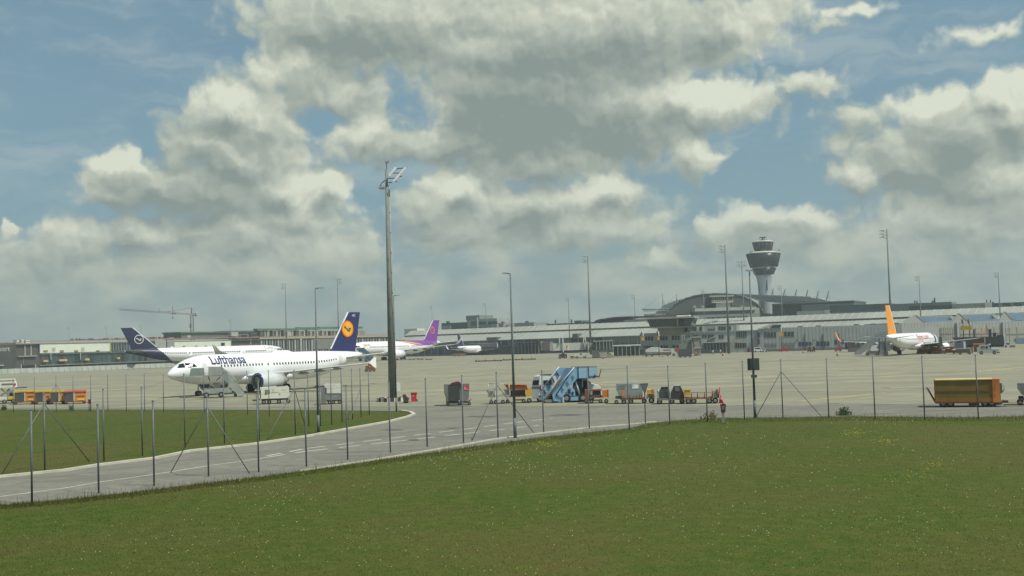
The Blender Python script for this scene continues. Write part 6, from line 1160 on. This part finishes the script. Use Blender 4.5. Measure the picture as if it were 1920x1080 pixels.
def person(label, px, py, h, top, legs, group='ground crew on the apron'):
    g = G(px, py); o = thing('person', label, 'person', g, math.atan2(-g.x, g.y), group); s_ = h / 1.78
    b = bpy.data.meshes.new('body'); vs = [(0, 0, .95), (0, 0, 1.15), (0, 0, 1.40), (0, 0, 1.52), (0, .01, 1.66), (.2, 0, 1.38), (.26, .02, 1.12), (.27, -.08, .88), (-.2, 0, 1.38), (-.26, .02, 1.12), (-.25, -.1, .88), (.1, 0, .9), (.12, .02, .5), (.12, .05, .06), (.12, -.08, .03), (-.1, 0, .9), (-.13, -.03, .5), (-.14, .04, .06), (-.14, -.1, .03)]
    es = [(0, 1), (1, 2), (2, 3), (3, 4), (2, 5), (5, 6), (6, 7), (2, 8), (8, 9), (9, 10), (0, 11), (11, 12), (12, 13), (13, 14), (0, 15), (15, 16), (16, 17), (17, 18)]
    rs = [.15, .14, .16, .06, .11, .07, .05, .045, .07, .05, .045, .1, .07, .05, .045, .1, .07, .05, .045]
    b.from_pydata([(x * s_, y * s_, z * s_) for x, y, z in vs], es, []); b.materials.append(top); po = bpy.data.objects.new('body', b); COL.objects.link(po); po.parent = o
    m_ = po.modifiers.new('skin', 'SKIN'); sv = b.skin_vertices[0].data
    for i, r in enumerate(rs): sv[i].radius = (r * s_, r * s_ * .8)
    sv[0].use_root = True; po.modifiers.new('sub', 'SUBSURF').levels = 1
    MB().lathe([(.105 * s_, .84 * s_), (.085 * s_, .5 * s_), (.07 * s_, .1 * s_)], 10, 'z', (.12 * s_, .01, 0)).build('trouser_leg', legs, o); MB().lathe([(.105 * s_, .84 * s_), (.085 * s_, .5 * s_), (.07 * s_, .1 * s_)], 10, 'z', (-.13 * s_, 0, 0)).build('trouser_leg', legs, o)
    MB().lathe([(.02, 1.80 * s_), (.09 * s_, 1.76 * s_), (.115 * s_, 1.68 * s_)], 10, 'z', (0, .01, 0)).build('hair', brown, o)
vest = M('vest_yellow', (.45, .60, .10), .7); skinm = M('workwear', (.05, .07, .12), .8)
person('ground worker in a yellow vest beside the far orange truck', 1821.5, 663, 1.78, vest, skinm); person('ground worker in dark blue overalls by the blue-grey box', 1815, 663.5, 1.8, M('overall_blue', (.05, .12, .22), .8), skinm)
person('ground worker in a white top standing under the covered gate stairs', 1337, 665, 1.75, M('white_top', (.6, .62, .6), .7), skinm); person('ground worker in dark clothes behind the railing at the gate', 1332, 664, 1.8, dgrey, skinm); person('second ground worker in a white top, near the foot of the tall pale mast', 1351, 664, 1.75, M('white_top'), skinm)
t = T('box_truck', 'orange-brown open box truck behind the pale pickup, right of the orange-tailed airliner', 'truck', 1836, 660)
t.box('box_body', M('truck_orange', (.38, .20, .09), .6), 1826, 1847, 643.5, 657, 0, 2.2); t.box('open_side', M('inside_maroon', (.13, .045, .03), .8), 1828, 1836.5, 646.5, 657, -.05, -.005); t.box('chassis', dgrey, 1826, 1850, 657, 659, .1, 2.1)
for x in (1830, 1846): t.wheel(x, 0, .35, .3)
t = T('pickup', 'pale grey double-cab pickup driving right, beyond the right fence posts', 'pickup truck', 1852, 664.5)
pk = M('pickup_grey', (.42, .45, .42), .35, var=.05)
t.prism('body', pk, [(1833, 652), (1837, 650), (1837, 647), (1855, 646.5), (1858, 652), (1870, 653.5), (1872, 656), (1871.5, 662), (1833.5, 662)], 0, 1.9); t.box('side_window', M('tan_window', (.18, .15, .10), .2), 1840, 1847, 649, 653.5, -.04, 0); t.box('side_window', glass, 1849, 1852, 648.5, 654, -.04, 0); t.prism('windscreen', glass, [(1854, 647.5), (1856, 647.3), (1859, 652), (1857, 652.5)], -.03, 1.8)
t.prism('hood', white, [(1857.5, 652), (1869, 652.8), (1871.5, 655), (1859, 655)], -.04, 1.85); t.box('bumper', dgrey, 1868, 1873, 660, 662, -.04, 1.9); t.box('beacon', white, 1854, 1857, 644.5, 647, .5, .9)
for x in (1841, 1863.5): t.wheel(x, -.03, .42, .3)
def car(label, px, py, x0, x1, yt, col, van=False, group='cars by the gate building'):
    t = T('car', label, 'car', px, py, group); w = x1 - x0; h = py - yt
    if van: pr = [(x0, py - h * .2), (x0 + w * .02, yt + h * .15), (x0 + w * .1, yt), (x0 + w * .8, yt + h * .02), (x0 + w * .92, yt + h * .42), (x1, yt + h * .55), (x1, py - h * .2)]
    else: pr = [(x0, py - h * .2), (x0 + w * .01, yt + h * .5), (x0 + w * .14, yt + h * .42), (x0 + w * .24, yt), (x0 + w * .62, yt), (x0 + w * .76, yt + h * .4), (x1 - w * .02, yt + h * .52), (x1, py - h * .2)]
    t.prism('body', col, pr, 0, 1.8); t.prism('side_window', glass, [(x0 + w * (.1 if van else .22), yt + h * .38), (x0 + w * (.13 if van else .29), yt + h * .12), (x0 + w * (.76 if van else .6), yt + h * .12), (x0 + w * (.86 if van else .69), yt + h * .4)], -.03, 0)
    for x in (x0 + w * .2, x0 + w * .8): t.wheel(x, -.03, .34, .22)
    return t
car('white van at the gate building, immediately right of the twin-headed lamp pole', 1421, 660.5, 1414, 1429, 651, hull_w, True)
car('small white car between the two white vans at the gate building', 1433.5, 660.5, 1429, 1438.5, 654, hull_w); car('large white van at the gate building, left of the red tractor', 1443.5, 659, 1434, 1453.5, 649, hull_w, True)
car('white jeep with a trailer parked in front of the rightmost hangar', 1889, 651.5, 1883, 1898.5, 642, hull_w); 
t = T('trailer', 'tiny pale trailer behind the white jeep by the rightmost hangar', 'trailer', 1901, 651.5); t.box('box_body', offwhite, 1897.5, 1904, 641, 648, 0, 1.6); t.box('base', rust, 1898, 1903.5, 648, 650, .1, 1.5); t.wheel(1901, -.02, .3, .2)
def tractor(label, px, py, x0, x1, yt, col):
    t = T('baggage_tractor', label, 'tractor', px, py, 'red tractors'); w = x1 - x0; h = py - yt
    t.prism('body', col, [(x0, py - h * .2), (x0, yt + h * .5), (x0 + w * .4, yt + h * .45), (x0 + w * .42, yt), (x1, yt), (x1, py - h * .2)], 0, 1.6); t.prism('window', M('pink_window', (.30, .12, .13), .4), [(x0 + w * .5, yt + h * .12), (x1 - w * .1, yt + h * .12), (x1 - w * .1, yt + h * .4), (x0 + w * .5, yt + h * .4)], -.03, 0)
    for x in (x0 + w * .18, x0 + w * .8): t.wheel(x, -.03, .35, .25)
tractor('red tractor parked at the yellow gantry right of the white vans', 1470, 659, 1459, 1479, 651, red); tractor('red trolley tractor left of the grey boarding stairs', 1571.5, 659, 1565.5, 1578, 649, M('red_trolley', (.42, .05, .06), .5))
t = T('trolley', 'grey rail trolley standing alone before the gate building', 'trolley', 1521, 660.5)
t.box('roof', lgrey, 1514, 1528, 648.5, 649.6, 0, 1.6); t.box('base', brown, 1514.5, 1527.5, 656.5, 658.5, 0, 1.6); t.box('load', M('load_grey2', (.20, .18, .17), .8), 1516, 1521, 650, 657, .2, 1.2); t.box('end_board', M('maroon_dark', (.06, .02, .02), .7), 1524.5, 1527.8, 649.5, 657, 0, 1.5); t.box('panel', offwhite, 1521.2, 1523, 650, 656, .1, .2)
for x in (1515, 1519.5, 1523.5, 1527.5): t.tube('post', brown, (x, 658), (x, 649), .05, 0); t.wheel(x, 0, .2, .15)
t = T('fuel_tanker', 'white fuel tanker truck before the gate building, between the yellow gantries', 'tanker', 1238, 668)
b_ = t.prism('tank', M('tank_white', (.62, .63, .58), .35), [(1210.5, 656), (1217, 653), (1221, 651), (1237, 651), (1239, 653), (1258, 653.5), (1258.5, 660), (1211, 660.5)], 0, 2.4); t.box('stripe', M('tank_stripe', (.13, .04, .03), .6), 1243, 1257, 655.5, 656.8, -.05, -.005, par=b_); t.prism('cab', offwhite, [(1258.8, 653.5), (1265, 653.5), (1268.5, 659), (1269, 665), (1258.8, 665)], 0, 2.3)
t.box('lower_tank', M('tank_grey', (.33, .30, .25), .6), 1213, 1257, 660.5, 663, .1, 2.3); t.box('chassis', dgrey, 1209, 1258, 663, 666, .1, 2.2); t.prism('windscreen', glass, [(1264, 654.8), (1265.4, 654.8), (1268.3, 659), (1266, 659)], -.04, 2.2)
for x in (1212, 1223, 1252, 1263): t.wheel(x, -.03, .45, .3)
t = T('pallet_truck', 'dark flatbed truck at the left end of the fuel tanker', 'truck', 1200, 667)
t.prism('body', M('truck_dark', (.055, .06, .055), .6), [(1191.5, 666), (1191.5, 662), (1198, 660), (1199, 655), (1206, 656), (1208, 665)], 0, 2.2); t.box('cab', offwhite, 1194, 1197.5, 653, 661, .2, 2.0)
for x in (1195, 1205): t.wheel(x, 0, .35, .25)
t = T('baggage_trolley', 'dark grey covered trolley in front of the tilted jet bridge opening', 'trolley', 1285, 670.5)
t.prism('cover', M('cover_dark', (.085, .08, .085), .8), [(1273, 655), (1297, 654), (1298, 664), (1290, 667), (1271, 668)], 0, 2.0); t.box('base', dgrey, 1272, 1297, 666, 668.5, .1, 1.9)
for x in (1276, 1285, 1294): t.wheel(x, 0, .3, .2)
t = T('boarding_stairs', 'small light blue stairs far off before the gate building, right of the white jet bridge', 'boarding stairs', 1168, 668)
t.prism('side_panel', blp, [(1151, 666), (1151.5, 662), (1173, 648.5), (1177, 648.5), (1177, 653.5), (1158, 667.5), (1153, 668)], 0, .1); t.prism('side_panel', blp, [(1152, 665), (1152.5, 662), (1173, 649), (1177, 649), (1177, 653.5), (1159, 666.5)], 2.0, 2.1); t.box('platform', blp, 1175.5, 1184, 647, 653, 0, 2.1)
for i in range(7): t.box('step', grey, 1155 + i * 3.2, 1159 + i * 3.2, 664 - i * 2.3, 665 - i * 2.3, .1, 2.0)
t.box('chassis', blp, 1167, 1176, 664.5, 666.5, .1, 2.0); t.tube('post', dgrey, (1180, 653), (1180, 667), .22, .5)
for x in (1157, 1180): t.wheel(x, .05, .4, .3)
t = T('boarding_stairs', 'blue-grey stairs at the nose of the purple-tailed airliner', 'boarding stairs', 690, 679)
bs = M('steel_blue', (.085, .15, .20), .5)
t.prism('side_panel', bs, [(668, 652.5), (682, 652), (692, 661), (703, 675), (697, 676.5), (684, 663), (668, 656)], 0, .1); t.prism('side_panel', bs, [(669, 652.5), (682, 652), (693, 661), (704, 675), (698, 676), (685, 663), (669, 656)], 2.2, 2.3); t.box('platform', bs, 668, 684, 655.5, 656.8, 0, 2.3); t.box('chassis', bs, 683, 702, 672, 676, .2, 2.2)
for i in range(8): t.box('step', dgrey, 684 + i * 2.3, 687.5 + i * 2.3, 658 + i * 2.2, 658.7 + i * 2.2, .1, 2.2)
for a, c in (((671, 657), (692, 673)), ((690, 662), (686, 673))): t.tube('strut', bs, a, c, .12, .4)
for x in (687, 699): t.wheel(x, .05, .5, .3)
# row of low cargo dollies behind, in front of the far stands
rd = random.Random(21)
for i in range(26):
    x = 893 + i * 5.75 if i < 20 else 724 + (i - 20) * 16
    y = 678.5 - .03 * (x - 893) - (i > 8 and i < 20) * .8 if i < 20 else 675.2
    c = [rust, dgrey, grey, brown, rustf, black][(i * 5) % 6]
    t = T('flat_dolly', 'empty flat dolly in the long far row before the distant stands' if i < 20 else 'empty flat dolly in the row beneath the purple-tailed airliner', 'dolly', x, y, 'empty dollies in the far row' if i < 20 else 'empty dollies under the purple-tailed airliner')
    w_ = 2.2 if i < 20 else 6.5
    t.box('deck', c, x - w_, x + w_, y - 2.1, y - 1.0, 0, 2.2)
    for q in (x - w_ * .6, x + w_ * .6): MB().lathe([(.24, 0), (.24, .3)], 8, 'y', (t.L(q, y, 0)[0], 0, .24)).build('wheel', black, t.o)
    if i % 3 == 0 and i < 20: t.tube('upright', M('orange_stake', (.45, .25, .12), .6), (x, y - 1), (x - .2, y - 7), .12, .3)
# far apron clutter around the distant stand
for lb, x, y, w_, h_, c in (('rust-orange dolly row left of the small distant airliner', 861, 668.5, 25, 6, M('far_rust', (.20, .10, .06), .7)), ('orange loader right of the small distant airliner', 949, 664.5, 12, 5, M('far_rust')), ('rust-coloured container stack under the distant canopy, left of the white jet bridge', 1001, 662.5, 20, 7, M('far_rust')), ('red-brown trolley right of the street lamp pole, before the distant canopy', 974, 663, 9, 4.5, M('far_red', (.22, .07, .05), .7))):
    t = T('cargo_trolley', lb, 'trolley', x, y, 'far cargo trolleys'); t.box('load', c, x - w_ / 2, x + w_ / 2, y - h_, y - 1.8, 0, 2.2); t.box('deck', dgrey, x - w_ / 2 - .5, x + w_ / 2 + .5, y - 1.8, y - 1.1, 0, 2.3)
    for q in (-.35, 0, .35): t.wheel(x + q * w_, 0, .3, .3)
car('tiny white car far off between the trolleys, under the distant canopy', 983, 663.5, 977, 989, 659.5, hull_w)
t = T('tow_tractor', 'white tow tractor at the foot of the white jet bridge', 'tractor', 1086, 672)
t.prism('body', offwhite, [(1076, 669), (1076.5, 665.5), (1083, 663), (1087, 661.5), (1099, 662.5), (1100, 669)], 0, 2.2); t.box('chassis', black, 1069, 1100, 668, 670, .1, 2.1); t.box('window', glass, 1087, 1091, 662.8, 665, -.04, 0)
for x in (1073, 1082, 1096): t.wheel(x, 0, .45, .3)
# ------------------------------------------------------------------ grass (stuff): tufts spread over meadow and verge
def grass_mat(name, cols):
    m = bpy.data.materials.new(name); m.use_nodes = True; nt = m.node_tree; nt.nodes.clear(); L = nt.links.new
    o = nt.nodes.new('ShaderNodeOutputMaterial'); p = nt.nodes.new('ShaderNodeBsdfPrincipled'); p.inputs['Roughness'].default_value = .7; p.inputs['Specular IOR Level'].default_value = .05
    tr = nt.nodes.new('ShaderNodeBsdfTranslucent'); ms = nt.nodes.new('ShaderNodeMixShader'); ms.inputs[0].default_value = .45
    g = nt.nodes.new('ShaderNodeNewGeometry'); mp_ = nt.nodes.new('ShaderNodeMapping'); L(g.outputs['Position'], mp_.inputs[0]); mp_.inputs['Scale'].default_value = (.055, .085, .0)
    n = nt.nodes.new('ShaderNodeTexNoise'); n.inputs['Scale'].default_value = 1; n.inputs['Detail'].default_value = 5; n.inputs['Roughness'].default_value = .6; L(mp_.outputs[0], n.inputs['Vector'])
    r = nt.nodes.new('ShaderNodeValToRGB'); L(n.outputs['Fac'], r.inputs[0])
    r.color_ramp.elements[0].position = .33; r.color_ramp.elements[0].color = (*cols[0], 1); r.color_ramp.elements[1].position = .68; r.color_ramp.elements[1].color = (*cols[2], 1)
    e_ = r.color_ramp.elements.new(.5); e_.color = (*cols[1], 1)
    wn = nt.nodes.new('ShaderNodeTexWhiteNoise'); L(g.outputs['Random Per Island'], wn.inputs[0]) if wn.noise_dimensions == '1D' else None
    h = nt.nodes.new('ShaderNodeHueSaturation'); L(r.outputs[0], h.inputs['Color'])
    mr = nt.nodes.new('ShaderNodeMapRange'); L(g.outputs['Random Per Island'], mr.inputs[0]); mr.inputs[3].default_value = .92; mr.inputs[4].default_value = 1.12; L(mr.outputs[0], h.inputs['Value'])
    L(h.outputs[0], p.inputs['Base Color']); L(h.outputs[0], tr.inputs[0]); L(p.outputs[0], ms.inputs[1]); L(tr.outputs[0], ms.inputs[2]); L(ms.outputs[0], o.inputs[0])
    return m
gm = grass_mat('grass_blade', [(.106, .080, .026), (.072, .083, .015), (.062, .122, .007)])
def blades(name, label, pts_fn, n, mat, hmin, hmax, wid, seed):
    rnd = random.Random(seed); vs = []; fs = []
    for i in range(n):
        x, y, hs, ws = pts_fn(rnd)
        h = rnd.uniform(hmin, hmax) * hs; a = rnd.uniform(0, math.pi); w = wid * ws * rnd.uniform(.7, 1.3)
        dx, dy = math.cos(a) * w, math.sin(a) * w; lx, ly = rnd.gauss(0, .22) * h, rnd.gauss(0, .22) * h; b = len(vs)
        vs += [(x - dx, y - dy, 0), (x + dx, y + dy, 0), (x + lx * .45 + dx * .6, y + ly * .45 + dy * .6, h * .6), (x + lx * .45 - dx * .6, y + ly * .45 - dy * .6, h * .6), (x + lx, y + ly, h)]
        fs += [(b, b + 1, b + 2, b + 3), (b + 3, b + 2, b + 4)]
    me = bpy.data.meshes.new(name); me.from_pydata(vs, [], fs); me.materials.append(mat)
    o = bpy.data.objects.new(name, me); COL.objects.link(o); o['kind'] = 'stuff'; o['label'] = label; o['category'] = name; return o
def meadow_edge(px):
    for (a, b), (c, d) in zip(MEAD, MEAD[1:]):
        if a <= px <= c: return b + (d - b) * (px - a) / (c - a)
    return 790
def cover(rnd):          # even in picture area so that near and far read alike; blade width follows distance
    while True:
        px = rnd.uniform(-40, 1960); e0 = meadow_edge(px); py = e0 + (1120 - e0) * rnd.random() ** 1.25
        g = G(px, py); d = g.y
        return g.x, g.y, .75, d / 60
def edge(rnd):
    px = rnd.uniform(-40, 1960); g = G(px, meadow_edge(px) + rnd.uniform(-1.2, 9)); t = .5 + .5 * math.sin(px * .013) * math.sin(px * .041 + 1)
    hs = .55 + .6 * t * rnd.random() ** 2
    return g.x, g.y, hs * (2.6 if rnd.random() < .07 else .75), .9
blades('grass', 'short uneven green and olive grass of the foreground meadow', cover, 150000, gm, .025, .075, .016, 3)
blades('grass', 'taller ragged grass growing along the fence line at the edge of the meadow', edge, 26000, gm, .08, .30, .007, 5)
def vcover(rnd):
    while True:
        x = rnd.uniform(-40, 778); y = rnd.uniform(767, 905)
        ins = False; j = len(INF) - 1
        for i in range(len(INF)):
            a, b = INF[i]; c, d = INF[j]
            if (b > y) != (d > y) and x < (c - a) * (y - b) / (d - b) + a: ins = not ins
            j = i
        if ins:
            g = G(x, y); return g.x, g.y, .55, g.y / 60
blades('grass', 'mown grass of the left verge between the road and the apron', vcover, 26000, gm, .03, .09, .016, 8)
def flowers(name, label, n, col, seed, spots):
    rnd = random.Random(seed); b = MB()
    for i in range(n):
        cx, cy, s = rnd.choice(spots); px = rnd.gauss(cx, s); py = rnd.gauss(cy, s * .25)
        if not (-20 < px < 1940) or py < meadow_edge(px) + 4 or py > 1090: continue
        g = G(px, py); r = rnd.uniform(.012, .028) * g.y / 50; z = rnd.uniform(.08, .17)
        p = Vector((g.x, g.y, z)); v = [b.b.verts.new(p + Vector(q) * r) for q in ((1, 0, 0), (0, 1, 0), (-1, 0, 0), (0, -1, 0), (0, 0, .7), (0, 0, -.4))]
        for f in ((0, 1, 4), (1, 2, 4), (2, 3, 4), (3, 0, 4), (1, 0, 5), (2, 1, 5), (3, 2, 5), (0, 3, 5)): b.b.faces.new([v[k] for k in f])
    o = b.build(name, col, None, 'stuff'); o['label'] = label; o['category'] = 'flowers'
SP = [(1060, 860, 160), (970, 870, 90), (1380, 850, 130), (700, 1000, 180), (300, 1040, 160), (1300, 980, 260), (1700, 870, 160), (820, 850, 60), (1560, 960, 200), (1850, 1000, 150), (500, 930, 90), (1700, 1020, 220), (1150, 1040, 220), (760, 1050, 200)]
flowers('flowers', 'tiny pale yellow and white wildflowers scattered through the meadow', 1200, M('pale_flower', (.66, .66, .42), .7), 4, SP)
flowers('flowers', 'sparse small yellow blossoms in loose patches of the meadow', 420, M('yellow_flower', (.55, .44, .03), .7), 9, [(1020, 836, 14), (1595, 817, 14), (1662, 831, 12), (1750, 876, 16), (1660, 800, 40), (900, 870, 90), (1200, 900, 200), (1697, 900, 30), (300, 1000, 150)])
def weed(label, px, py, n, h, sp, seed, dry=False):
    rnd = random.Random(seed); g = G(px, py); t = thing('weed', label, 'weed', g)
    vs = []; fs = []
    for i in range(n):
        x, y = rnd.gauss(0, sp), rnd.gauss(0, sp * .6); hh = h * rnd.uniform(.45, 1.1) * math.exp(-abs(x) / (sp * 3)); a = rnd.uniform(0, 3.14); w = .018
        lx = rnd.gauss(0, .2) * hh
        for s_ in range(5):
            z = hh * (s_ + 1) / 5; cx = x + lx * (s_ + 1) / 5; b = len(vs); q = rnd.choice((-1, 1)); ll = .14 * h
            vs += [(cx, y, z - .05), (cx + q * ll, y + rnd.uniform(-.05, .05), z + .03), (cx + q * ll * .3, y, z + .06)]; fs.append((b, b + 1, b + 2))
        b = len(vs); vs += [(x - w, y, 0), (x + w, y, 0), (x + lx, y, hh)]; fs.append((b, b + 1, b + 2))
    me = bpy.data.meshes.new('foliage'); me.from_pydata(vs, [], fs); me.materials.append(M('weed_dry', (.16, .14, .07), .8) if dry else M('weed_green', (.065, .092, .035), .8))
    o = bpy.data.objects.new('foliage', me); COL.objects.link(o); o.parent = t
weed('bushy dark green weed standing up from the meadow edge right of the braced fence post', 1583, 779, 40, .72, .20, 2)
weed('low dark weed tuft at the road edge in front of the left end dollies', 8, 769, 30, .75, .15, 3)
weed('small dark weed beside the red marker post on the left verge', 133, 770, 24, .6, .12, 4)
weed('thin dry stalks beside the short trapezoid sign at the meadow edge', 1332, 787, 26, .75, .3, 5, True)
# ------------------------------------------------------------------ air between the camera and the far buildings
hm = bpy.data.materials.new('haze'); hm.use_nodes = True; hn = hm.node_tree; hn.nodes.clear()
ho = hn.nodes.new('ShaderNodeOutputMaterial'); hv = hn.nodes.new('ShaderNodeVolumePrincipled'); hn.links.new(hv.outputs[0], ho.inputs['Volume'])
hv.inputs['Color'].default_value = (.80, .88, .86, 1); hv.inputs['Density'].default_value = .00026; hv.inputs['Anisotropy'].default_value = .2
MB().box(-1500, 1500, -250, 1700, -1.0, 110).build('haze', hm, None, 'stuff')
sc.cycles.volume_bounces = 0
